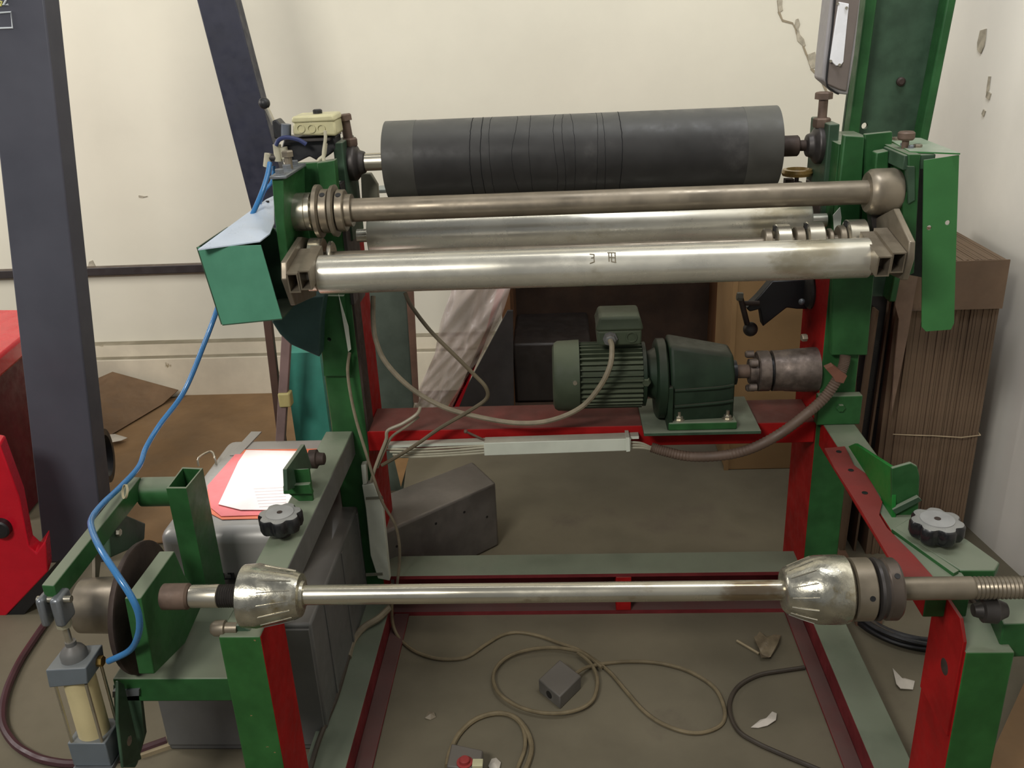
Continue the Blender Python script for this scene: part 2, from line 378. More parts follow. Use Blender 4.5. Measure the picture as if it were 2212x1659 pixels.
# ---- back silver roller
Y_ = -.12
a = at(800, 507, Y=Y_); b = at(1745, 478, Y=Y_); z_ = (a.z+b.z)/2
P(G().lathe((a.x, Y_, z_), (1, 0, 0), [(-.03, .015), (0, .015), (0, .046), (.003, .048), (b.x-a.x-.003, .048), (b.x-a.x, .046), (b.x-a.x, .015), (b.x-a.x+.04, .015)], 64), 'back_roller', steelr, label='silver steel roller behind the two front rollers')
# ---- upper brown steel shaft with collars
Y_ = -.25; a = at(700, 457, Y=Y_); b = at(1890, 412, Y=Y_); z_ = at(1250, 437, Y=Y_).z
sh = P(G().cyl((a.x, Y_, z_), (at(1885, 412, Y=Y_).x, Y_, z_), .0245, n=40), 'upper_shaft', steeld, label='plain brown steel bar above the silver rollers')
def Xp(px_): return at(px_, 457-(px_-700)*.0385, Y=Y_).x
def seg(prof, name, mt, par, n=40):
    xs0 = Xp(prof[0][0]); return P(G().lathe((xs0, Y_, z_), (1, 0, 0), [(Xp(p)-xs0, r) for p, r in prof], n), name, mt, par)
seg([(626, .030), (632, .040), (664, .040), (665, .038), (666, .040), (676, .040), (676, .030), (684, .030)], 'hub', steel, sh)
seg([(684, .052), (686, .056), (694, .056), (697, .050), (697, .030)], 'disc', steeld, sh)
def collar(p0, p1, r, par, y0, zc, n=40, mt=steeld, hole=True):
    c = seg([(p0, r-.002), (p0+1.5, r), (p1-1.5, r), (p1, r-.002)], 'collar', mt, par)
    if hole:
        X = Xp((p0+p1)/2); an = math.radians(58)
        p = Vector((X, Y_-r*math.cos(an), z_+r*math.sin(an))); d = Vector((0, -math.cos(an), math.sin(an)))
        P(G().cyl(p-d*.004, p+d*.0006, .006, n=14), 'set_screw_hole', black, c)
    return c
collar(697, 715, .046, sh, Y_, z_); seg([(715, .040), (719, .040), (719, .053), (727, .055), (729, .050), (729, .04)], 'disc', steeld, sh)
collar(731, 748, .044, sh, Y_, z_); seg([(748, .034), (762, .034)], 'spacer', steeld, sh)
seg([(1872, .040), (1880, .046), (1890, .047), (1928, .047), (1940, .042), (1946, .030)], 'end_housing', steeld, sh, 48)
P(G().prism(pp([(1880, 450), (1935, 440), (1925, 520), (1888, 525)], Y=-.25), (0, .03, 0)), 'support_arm', steelk, sh, bev=.002)
# ---- front silver roller
Y_ = -.36; a = at(690, 596, Y=Y_); b = at(1876, 556, Y=Y_); z_ = at(1290, 575, Y=Y_).z
L_ = b.x-a.x
fr = P(G().lathe((a.x, Y_, z_), (1, 0, 0), [(0, .036), (.003, .0395), (L_-.003, .0395), (L_, .036)], 64), 'front_roller', steelr, label='front silver steel roller with two dark marks')
P(G().lathe((a.x-.02, Y_, z_), (1, 0, 0), [(-.01, .02), (0, .034), (.017, .034), (.02, .03)], 40), 'end_ring', steel, fr)
P(G().lathe((b.x, Y_, z_), (1, 0, 0), [(0, .03), (.004, .035), (.022, .033), (.026, .02)], 40), 'end_ring', steeld, fr)
ink = mat('ink_mark', (116, 108, 90), rough=.7)
def strokes(segs, ox, Xc, an0, sc_):   # characters laid on the roller's surface
    g = G()
    for (u0, v0, u1, v1) in segs:
        pts = []
        for k in range(4):
            t = k/3; u = u0+(u1-u0)*t; v = v0+(v1-v0)*t
            an = an0+(v-.5)*sc_/.0395; pts.append(Vector((Xc+(u-.5)*sc_*.75, Y_-.0396*math.cos(an), z_+.0396*math.sin(an))))
        g.tube(pts, .0012, n=5, sub=1)
    return g
P(strokes([(.2, 1, .8, .95), (.8, .95, .75, .6), (.75, .6, .4, .55), (.75, .55, .8, .15), (.8, .15, .2, 0)], 0, at(1279, 561, Y=-.395).x, math.radians(38), .02), 'ink_mark', ink, fr)
P(strokes([(.0, 1, 1, .95), (.15, 1, .15, .1), (.5, 1, .45, .1), (.9, .95, .9, 0), (.1, .5, .9, .45), (.4, .1, 1, 0)], 0, at(1322, 559, Y=-.395).x, math.radians(40), .022), 'ink_mark', ink, fr)
# end plates + square tube blocks at the front roller
def yz(pts, X): return [at(x, y, X=X) for x, y in pts]
P(G().prism(yz([(641, 512), (606, 566), (607, 604), (627, 660), (672, 640), (680, 520)], -.552), (.012, 0, 0)), 'end_plate', steeld, bev=.002)
P(G().prism(yz([(1944, 450), (1978, 522), (1976, 560), (1962, 605), (1905, 580), (1905, 470)], .668), (-.012, 0, 0)), 'end_plate', steeld, bev=.002)
def sqtube(c, w_, h, dirv, ln, name, mt, par=None, t=.003):
    c = Vector(c); d = Vector(dirv).normalized(); r = Vector((1, 0, 0)); u = r.cross(d)*-1; u = u if u.z > 0 else -u
    o = [c+r*(sx*w_/2)+u*(sz*h/2) for sx, sz in ((-1, -1), (1, -1), (1, 1), (-1, 1))]
    i = [c+r*(sx*(w_/2-t))+u*(sz*(h/2-t)) for sx, sz in ((-1, -1), (1, -1), (1, 1), (-1, 1))]
    ob = [p+d*ln for p in o]; ib = [p+d*ln for p in i]
    g = G().add(o+i+ob+ib, [(k, (k+1) % 4, (k+1) % 4+4, k+4) for k in range(4)]+[(k+8, (k+1) % 4+8, (k+1) % 4+12, k+12) for k in range(4)]
                + [(k, (k+1) % 4, (k+1) % 4+8, k+8) for k in range(4)]+[(k+4, (k+1) % 4+4, (k+1) % 4+12, k+12) for k in range(4)])
    return part(g, name, mt, par or M)
for px_, py_ in ((634, 612), (659, 606)):
    sqtube(at(px_, py_, Y=-.435), .023, .042, (0, .9, .16), .12, 'square_block', steeld)
for px_, py_ in ((1909, 576), (1940, 568)):
    sqtube(at(px_, py_, Y=-.435), .026, .042, (0, .9, .16), .12, 'square_block', steeld)
P(G().bolt(at(1928, 494, Y=-.27), (-1, 0, .1), .011, .02), 'bolt', steel)
P(G().bolt(at(655, 546, Y=-.30), (1, 0, 0), .009, .014, (.005, -.03)), 'bolt', steel)
# clamp rings on the slitting shaft just behind the front roller
Y_ = -.27; z_ = at(1750, 522, Y=Y_).z
def Xp(px_): return at(px_, 522+(1750-px_)*.038, Y=Y_).x
ss = P(G().cyl((Xp(672), Y_, z_), (Xp(1880), Y_, z_), .012, n=20), 'slitting_shaft', steeld)
for p0, p1, r in ((1648, 1664, .030), (1714, 1734, .032), (1808, 1822, .032), (1786, 1796, .026)):
    seg([(p0, r-.002), (p0+2, r), (p1-2, r), (p1, r-.002)], 'hub', steeld, ss)
for p0, p1, r in ((1672, 1704, .038), (1738, 1774, .041), (1824, 1866, .043), (672, 702, .042), (712, 722, .034)):
    c = seg([(p0, r-.006), (p0+3, r), (p1-2, r), (p1, r-.002)], 'clamp_ring', steel, ss)
    if p0 > 1000:
        P(G().box(Xp(p0)-.004, Xp(p0)+.004, Y_-.008, Y_+.004, z_+r-.012, z_+r-.002), 'clamp_gap', black, c)
# ---- left green slide bar with bolts on top
Y_ = -.34
bar = P(G().prism(pp([(587, 386), (612, 386), (614, 480), (628, 590), (609, 594), (594, 480)], Y=Y_), (0, .17, 0)), 'slide_bar', green, bev=.002)
tz = at(600, 386, Y=Y_).z; c0 = at(600, 386, Y=Y_)
P(G().box(c0.x-.014, c0.x+.020, Y_-.008, Y_+.15, tz, tz+.007), 'top_plate', alu, bar, bev=.002)
for dy_ in (.008, .062, .118):
    P(G().lathe((c0.x+.003, Y_+dy_, tz+.006), (0, 0, 1), [(0, .012), (.002, .012), (.003, .0095), (.011, .0095), (.012, .008)], 6), 'bolt', alu, bar)
P(G().bolt(Vector((c0.x+.004, Y_+.075, tz+.032)), (0, 0, 1), .013, .012, (.008, .030)), 'adjusting_bolt', steeld, bar)
# curved green cover behind it
g = G(); pts = [(640, 356), (672, 352), (697, 352), (715, 352), (728, 348)]
Pf = pp(pts, Y=-.19); Pb = [p+Vector((.0, .02, 0)) for p in Pf]
P(G().prism(pp([(628, 353), (688, 350), (694, 470), (640, 470)], Y=-.165), (0, .012, 0)), 'guide_plate', green, bev=.002)
P(G().prism(pp([(684, 352), (722, 346), (730, 440), (728, 480), (700, 476)], Y=-.175), (0, .03, 0)), 'guide_plate', green, bev=.002)
# white corner of tape on the post
P(G().prism(pp([(731, 636), (735, 650), (752, 705), (758, 755), (752, 760), (748, 735), (742, 700)], Y=-.158), (0, .003, 0)), 'paint_strip', white)
# dark teal bracket under the left end
P(G().prism(pp([(586, 694), (640, 645), (700, 640), (692, 700), (690, 772), (628, 745), (604, 722)], Y=-.20), (0, .05, 0)), 'end_bracket', mat('blue_green_paint', (54, 80, 76), rough=.5, dust=.5, dcol=(70, 84, 86)), bev=.003)
# ---- left sheet metal guard (open box)
Yg = -.43
f4 = pp([(428, 541), (562, 523), (609, 688), (480, 701)], Y=Yg)
ztp = (f4[0].z+f4[1].z)/2
f4[0].z = f4[1].z = ztp
tb = pp([(428, 541), (562, 523)], Y=Yg); top = [at(562, 523, Z=ztp), at(584, 506, Z=ztp), at(593, 484, Z=ztp), at(592, 425, Z=ztp+.03), at(575, 433, Z=ztp+.03), at(428, 541, Z=ztp)]
sg = thing  # keep name short
guard = P(G().prism(f4, (0, .0025, 0)), 'sheet_guard', greent, label='teal sheet metal guard box with a pale top')
P(G().prism(top, (0, 0, .0025)), 'guard_top', mat('reflection_pale_sheet', (206, 218, 234), metal=.1, rough=.35, var=.03), guard)  # bright reflection put into the pale blue colour of the top
s4 = [f4[0], f4[3], f4[3]+Vector((0, .18, 0)), f4[0]+Vector((0, .18, 0))]
P(G().prism(s4, (-.0025, 0, 0)), 'guard_side', greend, guard)
s5 = [f4[3], f4[2], f4[2]+Vector((0, .15, 0)), f4[3]+Vector((0, .15, 0))]
P(G().prism(s5, (0, 0, -.0025)), 'guard_bottom', greend, guard)
s6 = [p+Vector((0, .15, 0)) for p in f4]
P(G().prism(s6, (0, .0025, 0)), 'guard_back', greend, guard)
pt = at(577, 437, Z=ztp+.028); P(G().cyl(pt, pt+Vector((0, 0, .003)), .005, n=12), 'hole', black, guard)
# ---- right guard
Yr = -.30
ol = xz([(1996, 346), (2072, 335), (2066, 520), (2061, 698), (2054, 712), (2000, 716), (1991, 706), (1993, 520)], Yr)
hs = [circ(*xz([(2007, 492)], Yr)[0], .005), circ(*xz([(2047, 481)], Yr)[0], .005)]
rg = P(plate(ol, hs, 'Y', Yr, .003), 'sheet_guard', greenb, label='long bright green guard plate with two holes')
zr = at(2066, 333, Y=Yr).z
P(G().prism(pp([(1909, 298), (1965, 330), (2068, 334), (2074, 334), (1989, 301)], Z=zr), (0, 0, .003)), 'guard_top', greenb, rg)
a = at(2072, 335, Y=Yr)
sb = P(G().prism(pp([(1962, 333), (1990, 333), (1988, 350), (1975, 590), (1955, 600), (1950, 440), (1964, 400)], Y=Yr+.01), (0, .16, 0)), 'slide_bar', green, bev=.002)
P(G().box(at(1920, 340, Y=-.2).x, at(1985, 340, Y=-.2).x, -.285, -.16, zr-.03, zr-.001), 'slide_cap', greend, bev=.002)
P(G().prism(pp([(1962, 440), (1976, 432), (1976, 360), (1962, 360)], Y=Yr+.004), (0, .02, 0)), 'shim', greend, sb)
kb = at(1957, 300, Z=zr+.02)
P(G().lathe((kb.x, kb.y, zr), (0, 0, 1), [(0, .007), (.018, .007), (.018, .014), (.022, .017), (.032, .017), (.035, .014)], 20), 'clamp_screw', rust)
for px_, py_, r in ((1938, 302, .011), (1951, 315, .006), (1968, 320, .006), (1982, 318, .009)):
    c = at(px_, py_, Z=zr+.003); P(G().bolt(c, (0, 0, 1), r, .006), 'bolt', steeld if r > .008 else alu, rg)
P(G().prism(pp([(1958, 345), (1998, 345), (1996, 600), (1955, 592)], Y=Yr+.10), (0, .004, 0)), 'guard_back', mat('guard_gap_shade', (20, 26, 22), rough=.7), rg)  # dark sheet added to stand for the shade in the gap beside the guard
# right post upper plates
P(G().prism(pp([(1824, 292), (1868, 295), (1862, 400), (1856, 520), (1800, 520), (1806, 460)], Y=-.165), (0, .02, 0)), 'guide_plate', green, bev=.003)
P(G().prism(pp([(1868, 290), (1928, 284), (1928, 300), (1900, 520), (1858, 520)], Y=-.150), (0, .012, 0)), 'guide_plate', green, bev=.002)
P(G().prism(pp([(1893, 330), (1920, 325), (1918, 420), (1886, 420)], Y=-.20), (0, .03, 0)), 'guide_block', green, bev=.003)
P(G().prism(pp([(1800, 465), (1815, 448), (1818, 470), (1812, 520), (1802, 500)], Y=-.168), (0, .003, 0)), 'chipped_paint', white)
# ---- tall right column
Yc = .10
zt_ = None
L0 = lambda y: (1857-.126*y, y); R0 = lambda y: (2047-.197*y, y)
colm = thing  # alias unused
T, Bm = -420, 640
hole = circ(*xz([(1868, 272)], Yc)[0], .0075)
def colx(f, y): return f(y)
web = plate(xz([L0(T), R0(T), R0(Bm), L0(Bm)], Yc), [hole], 'Y', Yc, .012)
cw = P(web, 'tall_column', greend, label='tall dark green steel column with grey control box')
fl1 = [(L0(T)[0], T), (L0(T)[0]+26, T), (L0(Bm)[0]+22, Bm), (L0(Bm)[0], Bm)]
P(G().prism(pp(fl1, Y=Yc), (0, -.045, 0)), 'flange', green, cw, bev=.004)
fl2 = [(R0(T)[0]-22, T), (R0(T)[0], T), (R0(Bm)[0], Bm), (R0(Bm)[0]-16, Bm)]
P(G().prism(pp(fl2, Y=Yc), (0, -.05, 0)), 'flange', green, cw, bev=.004)
P(G().lathe(at(1945, 176, Y=Yc), (0, -1, 0), [(0, .010), (.006, .010), (.009, .006)], 12), 'bolt', rustd, cw)
# control box on column
Yb = -.02
cb = P(G().prism(pp([(1806, -90), (1870, -90), (1858, 10), (1846, 120), (1832, 205), (1812, 203), (1776, 172), (1780, 120), (1795, -10)], Y=Yb), (0, .07, 0)), 'control_box', mat('control_box_grey', (150, 146, 146), rough=.5, var=.06), cw, bev=.004)
P(G().prism(pp([(1816, -90), (1868, -90), (1852, 40), (1840, 120), (1829, 198), (1812, 194), (1786, 182), (1790, 150), (1806, 0)], Y=Yb-.006), (0, .010, 0)), 'lid', mat('control_lid_grey', (112, 102, 96), rough=.5, var=.06), cw, bev=.003)
wp = P(G().prism(pp([(1812, 4), (1834, 8), (1822, 134), (1816, 142), (1806, 142), (1793, 130)], Y=Yb-.010), (0, .006, 0)), 'clear_window', mat('window_white', (235, 235, 238), rough=.25, var=.04), cw, bev=.001)
for px_, py_ in ((1809, 8), (1828, 17), (1794, 132), (1813, 140)):
    P(G().cyl(at(px_, py_, Y=Yb-.011), at(px_, py_, Y=Yb-.011)+Vector((0, -.003, 0)), .003, n=10), 'screw', steel, cw)
P(G().tube(pp([(1807, -60), (1798, 60), (1785, 172), (1798, 195), (1812, 203)], Y=Yb-.004), .0022, n=6, sub=3), 'gasket', black, cw)
# ---- cream junction box, valve and lever on top of left post
jb = P(G().prism(pp([(632, 262), (722, 258), (728, 292), (722, 294), (632, 292)], Y=-.12), (0, .07, 0)), 'junction_box', cream, bev=.005)
P(G().prism(pp([(630, 252), (718, 248), (724, 262), (629, 266)], Y=-.125), (0, .08, 0)), 'lid', cream, jb, bev=.004)
for px_ in (650, 673, 694): P(G().ring(at(px_, 278, Y=-.121), (0, -1, 0), [(0, .009), (.002, .009), (.002, .0075), (0, .0075)], 20), 'knockout', cream, jb)
P(G().lathe(at(687, 250, Y=-.08), (0, 0, 1), [(0, .010), (.012, .0105), (.014, .008)], 16), 'knob', black, jb)
vb = P(G().prism(pp([(614, 297), (725, 293), (728, 322), (690, 350), (668, 338), (640, 352), (612, 352), (608, 320)], Y=-.10), (0, .05, 0)), 'valve_block', black, bev=.003)
P(G().box(-.60, -.50, -.12, .0, at(680, 297, Y=-.1).z-.006, at(680, 297, Y=-.1).z), 'valve_shelf', steelk, bev=.001)
P(G().tube(pp([(573, 228), (582, 245), (592, 268)], Y=-.10), .005, n=10), 'lever_rod', steel, vb)
P(G().sphere(at(571, 223, Y=-.10), .0125), 'ball_knob', black, vb)
P(G().prism(pp([(586, 262), (596, 258), (612, 276), (610, 300), (592, 300)], Y=-.11), (0, .04, 0)), 'lever_housing', black, vb, bev=.003)
P(G().cyl(at(618, 296, Y=-.11), at(618, 268, Y=-.11), .011, n=20), 'valve_button', mat('blue_grey_plastic', (92, 98, 108), rough=.4), vb)
for pts in ([(598, 312), (602, 348)], [(612, 318), (617, 342)], [(580, 332), (577, 360)]):
    P(G().cyl(at(*pts[0], Y=-.12), at(*pts[1], Y=-.12), .009, n=14), 'hose_fitting', mat('fitting_cream', (176, 170, 148), rough=.5), vb)
P(G().cyl(at(582, 340, Y=-.12), at(604, 340, Y=-.12), .008, n=14), 'hose_fitting', steelk, vb)
P(G().tube(pp([(596, 314), (603, 302), (620, 297), (645, 302), (662, 312)], Y=-.13), .0048, n=10), 'air_hose', mat('dark_blue_hose', (52, 60, 100), rough=.35), vb)
P(G().tube(pp([(702, 282), (703, 300), (699, 330), (700, 352)], Y=-.15), .0038, n=8), 'thin_cable', mat('cream_cable', (190, 184, 160), rough=.5), vb)
P(G().tube(pp([(703, 310), (700, 335), (690, 345), (682, 356)], Y=-.13), .0045, n=8), 'thin_cable', mat('cream_cable', (190, 184, 160), rough=.5), vb)
P(G().prism(pp([(779, 375), (800, 375), (815, 400), (818, 440), (782, 440)], Y=.02), (0, .02, 0)), 'bearing_foot', mat('grey_green', (140, 138, 122), rough=.6), bev=.002)
P(G().box(at(810, 412, Y=.10).x, at(850, 412, Y=.10).x, .10, .16, at(810, 418, Y=.1).z, at(810, 410, Y=.1).z), 'rear_bar', mat('pale_grey', (150, 156, 150), rough=.5), bev=.002)
# gold wrapped hand wheel at right
hc = at(1722, 372, Y=.02)
hw = P(G().ring(hc, (.05, 0, 1), [(-.007, .033), (0, .036), (.007, .033), (.008, .026), (0, .022), (-.008, .026)], 28), 'handwheel', gold, label='small handwheel wrapped in brown tape')
P(G().cyl(hc-Vector((0, 0, .045)), hc+Vector((0, 0, .004)), .005, n=12).cyl(hc-Vector((0, 0, .03)), hc-Vector((0, 0, .022)), .013, n=6).box(hc.x-.028, hc.x-.008, hc.y-.01, hc.y+.01, hc.z-.05, hc.z-.014), 'screw_stem', rustd, hw)
P(G().box(hc.x-.03, hc.x+.09, hc.y-.012, hc.y+.012, hc.z-.058, hc.z-.05), 'stem_bracket', rustd, hw)

# ---- gear motor
Ym = -.10; zm = .672
def Xm(px_): return at(px_, 808-(px_-1195)*.04, Y=Ym).x
mo = P(G().lathe((Xm(1250), Ym, zm), (1, 0, 0), [(0, .070), (Xm(1388)-Xm(1250), .070)], 48), 'gear_motor', motorg, label='sage green finned electric motor with dark green gearbox')
g = G(); xa, xb = Xm(1252), Xm(1384)
nf = 36
for i in range(nf):
    an = 2*math.pi*i/nf; u = Vector((0, math.cos(an), math.sin(an))); v = Vector((0, -math.sin(an), math.cos(an)))
    c = Vector((0, Ym, zm)); p = [c+u*.066-v*.0022, c+u*.066+v*.0022, c+u*.081+v*.0014, c+u*.081-v*.0014]
    f_ = part(G().prism([q+Vector((xa, 0, 0)) for q in p], (xb-xa, 0, 0)), 'cooling_fin', motorg, mo)
xa = Xm(1194)
P(G().lathe((xa, Ym, zm), (1, 0, 0), [(0, .070), (.004, .080), (.012, .085), (Xm(1251)-xa, .087)], 48), 'fan_cover', motorg, mo)
c = at(1241, 793, Y=Ym-.07); P(G().lathe((Xm(1241), Ym-.084, zm+.015), (0, -1, 0), [(0, .006), (.003, .005)], 12), 'screw', steel, mo)
tb0 = at(1290, 745, Y=-.16); tb1 = at(1386, 712, Y=-.16)
tbx = P(G().box(tb0.x, tb1.x, -.165, -.06, tb0.z-.002, tb1.z), 'terminal_box', motorg, mo, bev=.005)
t2 = at(1388, 684, Y=-.16)
P(G().hexa([Vector((tb0.x-.004, -.168, tb1.z)), Vector((tb1.x+.005, -.168, tb1.z)), Vector((tb1.x+.005, -.055, tb1.z)), Vector((tb0.x-.004, -.055, tb1.z))],
           [Vector((tb0.x+.006, -.158, t2.z)), Vector((tb1.x-.004, -.158, t2.z)), Vector((tb1.x-.004, -.065, t2.z)), Vector((tb0.x+.006, -.065, t2.z))]), 'terminal_box_lid', motorg, mo, bev=.006)
c = at(1318, 731, Y=-.165); P(G().lathe(c, (0, -1, 0), [(0, .017), (.006, .017), (.006, .013), (.016, .012), (.018, .008)], 8), 'cable_gland', greyk, mo)
c = at(1364, 728, Y=-.165); P(G().ring(c, (0, -1, 0), [(0, .013), (.003, .013), (.003, .010), (0, .010)], 20), 'knockout', motorg, mo)
# gearbox
xg0, xg1 = Xm(1385), Xm(1438)
P(G().lathe((xg0, Ym, zm), (1, 0, 0), [(0, .078), (.008, .078), (.014, .055), (xg1-xg0-.02, .066), (xg1-xg0-.02, .066)], 40), 'adapter', motord, mo)
P(G().lathe((Xm(1414), Ym, zm-.012), (1, 0, 0), [(0, .090), (.004, .097), (.022, .097), (.026, .090)], 48), 'gearbox_flange', motord, mo, bev=.001)
P(G().bolt(Vector((Xm(1392), Ym-.066, zm+.008)), (-.2, -1, 0), .010, .014), 'bolt', motorg, mo)
xh0, xh1 = Xm(1440), Xm(1578)
gh = G()
def sect(x, yt, zt2, yb, zb):  # octagon-like section, slanted top
    return [Vector((x, Ym-yb, zb)), Vector((x, Ym-yb, zm+.02)), Vector((x, Ym-yt, zt2)), Vector((x, Ym+yt, zt2)), Vector((x, Ym+yb, zm+.02)), Vector((x, Ym+yb, zb))]
A = sect(xh0, .045, zm+.088, .082, .575); Bq = sect(xh1, .035, zm+.058, .070, .575)
gh.add(A+Bq, [(0, 1, 2, 3, 4, 5), (11, 10, 9, 8, 7, 6)]+[(i, (i+1) % 6, (i+1) % 6+6, i+6) for i in range(6)])
gb = P(gh, 'gearbox', motord, mo, bev=.010, seg=3)
P(G().tube([(xh0+.01, Ym-.082, zm-.012), (xh1-.04, Ym-.078, zm-.008), (xh1-.005, Ym-.072, zm-.005)], .004, n=8), 'housing_rib', motord, mo)
P(G().tube([(xh0+.01, Ym-.084, zm-.052), (xh1-.04, Ym-.080, zm-.046), (xh1-.005, Ym-.074, zm-.044)], .004, n=8), 'housing_rib', motord, mo)
P(G().box(xh0-.004, xh1+.004, Ym-.095, Ym+.08, .563, .583), 'gearbox_foot', green, mo, bev=.003)
P(G().box(xh0-.006, xh0+.006, Ym-.092, Ym+.05, .563, zm), 'end_rib', motord, mo, bev=.002)
for px_, py_ in ((1466, 905), (1569, 900)):
    c = at(px_, py_, Z=.583); c.y = Ym-.078
    P(G().cyl(c, c+Vector((0, 0, .003)), .013, n=18).bolt(c+Vector((0, 0, .003)), (0, 0, 1), .009, .008), 'bolt', steel, mo)
    P(G().cyl(c, c+Vector((0, 0, .022)), .004, n=10), 'stud', steel, mo)
P(G().cyl((xh1, Ym, zm-.002), (Xm(1590), Ym, zm-.002), .030, n=24), 'seal_cap', black, mo)
P(G().box(Xm(1384), at(1636, 945, Y=-.17).x, -.205, .0, .555, .563), 'motor_plate', greend, mo, bev=.001)
P(G().cyl((Xm(1588), Ym, zm), (Xm(1622), Ym, zm), .0165, n=20), 'output_shaft', rust, mo)
cp = P(G().lathe((Xm(1618), Ym, zm), (1, 0, 0), [(0, .030), (.018, .031), (.018, .046), (.021, .049), (Xm(1660)-Xm(1618), .049)], 36), 'coupling', cast, mo, label='cast metal shaft coupling')
P(G().lathe((Xm(1660), Ym, zm), (1, 0, 0), [(0, .040), (Xm(1667)-Xm(1660), .040)], 36), 'coupling_insert', black, mo)
P(G().lathe((Xm(1667), Ym, zm), (1, 0, 0), [(0, .049), (Xm(1692)-Xm(1667), .049), (Xm(1694)-Xm(1667), .050), (.605-Xm(1667)-.012, .054), (.605-Xm(1667), .054)], 36), 'coupling', cast, mo)
for dy, dz in ((-.03, .032), (-.034, -.028), (.02, .036), (-.008, -.040)):
    P(G().lathe((Xm(1612), Ym+dy, zm+dz), (1, 0, 0), [(0, .006), (.004, .009), (.02, .009)], 12), 'coupling_bolt', cast, mo)
for py_ in (729, 805):
    P(G().bolt(at(1742, py_, Y=-.12), (-1, -.2, 0), .009, .012), 'bolt', steeld)
# black lever bracket below back roller
lb = P(G().prism(pp([(1640, 640), (1668, 607), (1745, 605), (1750, 668), (1722, 668), (1700, 665), (1648, 706), (1642, 668), (1620, 674), (1612, 666), (1628, 652)], Y=.02), (0, .035, 0)), 'lever_bracket', black, bev=.003, label='black angled lever bracket with ball handle')
P(G().lathe(at(1748, 628, Y=.0), (-1, 0, 0), [(-.02, .045), (0, .045), (.006, .040), (.008, .020)], 28), 'pivot_disc', steelk, lb)
P(G().sphere(at(1732, 652, Y=-.02), .008), 'bolt', alu, lb)
P(G().cyl(at(1599, 640, Y=.0), at(1614, 700, Y=.0), .007, n=12), 'handle_rod', rustd, lb)
P(G().sphere(at(1621, 711, Y=.0), .018), 'ball_handle', steelk, lb)
P(G().bolt(at(1604, 641, Y=-.005), (-1, 0, .1), .011, .014), 'bolt', mat('dull_grey', (92, 90, 80), rough=.6), lb)
P(G().cyl(at(1600, 655, Y=.01), at(1640, 655, Y=.01), .006, n=10), 'bolt', rustd, lb)
# ---- cable trunking on red beam
tr = P(G().prism(pp([(1045, 957), (1363, 947), (1363, 974), (1046, 985)], Y=-.178), (0, .034, 0)), 'cable_trunking', white, bev=.002, label='white cable trunking lid on the red beam')
P(G().prism(pp([(838, 962), (1380, 942), (1380, 948), (838, 968)], Y=-.165), (0, .022, 0)), 'trunking_back', white, tr)
P(G().prism(pp([(1352, 945), (1360, 945), (1361, 975), (1353, 976)], Y=-.182), (0, .04, 0)), 'end_clip', white, tr)
for k, (y0, y1) in enumerate(((968, 962), (974, 966), (980, 972), (985, 978))):
    P(G().tube(pp([(836+k*6, y0+2), (900, y0+2), (980, y0-2), (1050, y1)], Y=-.165-.002*(k % 2)), .0028, n=6), 'wire', mat('wire_white', (170, 166, 145), rough=.5), tr)
for k in range(3):
    P(G().tube(pp([(1362, 955+k*6), (1385, 957+k*5), (1406, 966+k*2)], Y=-.165), .003, n=6), 'wire', mat('wire_white', (170, 166, 145), rough=.5), tr)
P(G().tube(pp([(1004, 931), (1010, 934), (1045, 950)], Y=-.165), .003, n=8), 'clip_rod', rust, tr)
P(G().sphere(at(1006, 932, Y=-.165), .005), 'clip_head', rust, tr)
# vertical trunking on left post
vt = P(G().prism(pp([(782, 1048), (806, 1044), (826, 1090), (842, 1255), (816, 1250), (800, 1200), (790, 1100)], Y=-.165), (0, .022, 0)), 'cable_trunking', white, bev=.002, label='white vertical cable trunking on the left post')
for y in (1075, 1240): P(G().prism(pp([(790, y), (826, y-2), (827, y+3), (790, y+5)], Y=-.168), (0, .004, 0)), 'cable_tie', mat('tie_grey', (120, 120, 105), rough=.5), vt)
P(G().prism(pp([(780, 1005), (790, 1003), (792, 1045), (784, 1046)], Y=-.165), (0, .02, 0)), 'trunking_corner', white, vt)

# ---- right arm fittings
# red drilled angle strip
st = P(G().prism(pp([(1781, 968), (1825, 964), (1845, 1005), (1872, 1024), (1906, 1084), (1899, 1112), (1916, 1140), (1975, 1200), (2030, 1262), (1962, 1262), (1944, 1238), (1918, 1200), (1856, 1094), (1802, 1010)], Z=.562), (0, 0, -.006)), 'drilled_strip', mat('dusty_red', (150, 40, 38), rough=.5, var=.12, dust=.8, dcol=(112, 62, 58)), label='red drilled strip beside the right arm')
for px_, py_ in ((1812, 976), (1838, 1016), (1868, 1065)):
    P(G().cyl(at(px_, py_, Z=.562), at(px_, py_, Z=.562)+Vector((0, 0, .001)), .006, n=12), 'hole', black, st)
XQ = .632
ab = P(G().prism(pp([(1832, 964), (1846, 958), (1928, 1011), (1926, 1142), (1904, 1130), (1903, 1075), (1860, 1008)], X=XQ), (.008, 0, 0)), 'angle_bracket', mat('lit_green', (34, 112, 46), rough=.4, var=.08), bev=.001)  # brighter copy of the machine green, its lit look put into the colour
YQ = at(1926, 1077, X=XQ).y
P(G().prism(pp([(1926, 1012), (1968, 1000), (1982, 1008), (1987, 1030), (1985, 1080), (1926, 1100)], Y=YQ), (0, .008, 0)), 'angle_flange', green, ab, bev=.002)
P(G().prism(pp([(1924, 1096), (1980, 1068), (1988, 1076), (1932, 1106)], Y=YQ-.002), (0, -.010, 0)), 'angle_foot', greend, ab, bev=.001)
P(G().prism(pp([(1926, 1104), (1985, 1078), (1984, 1108), (1940, 1142), (1926, 1140)], Y=YQ-.004), (0, .010, 0)), 'angle_foot', green, ab, bev=.002)
c = at(1838, 990, X=.655)
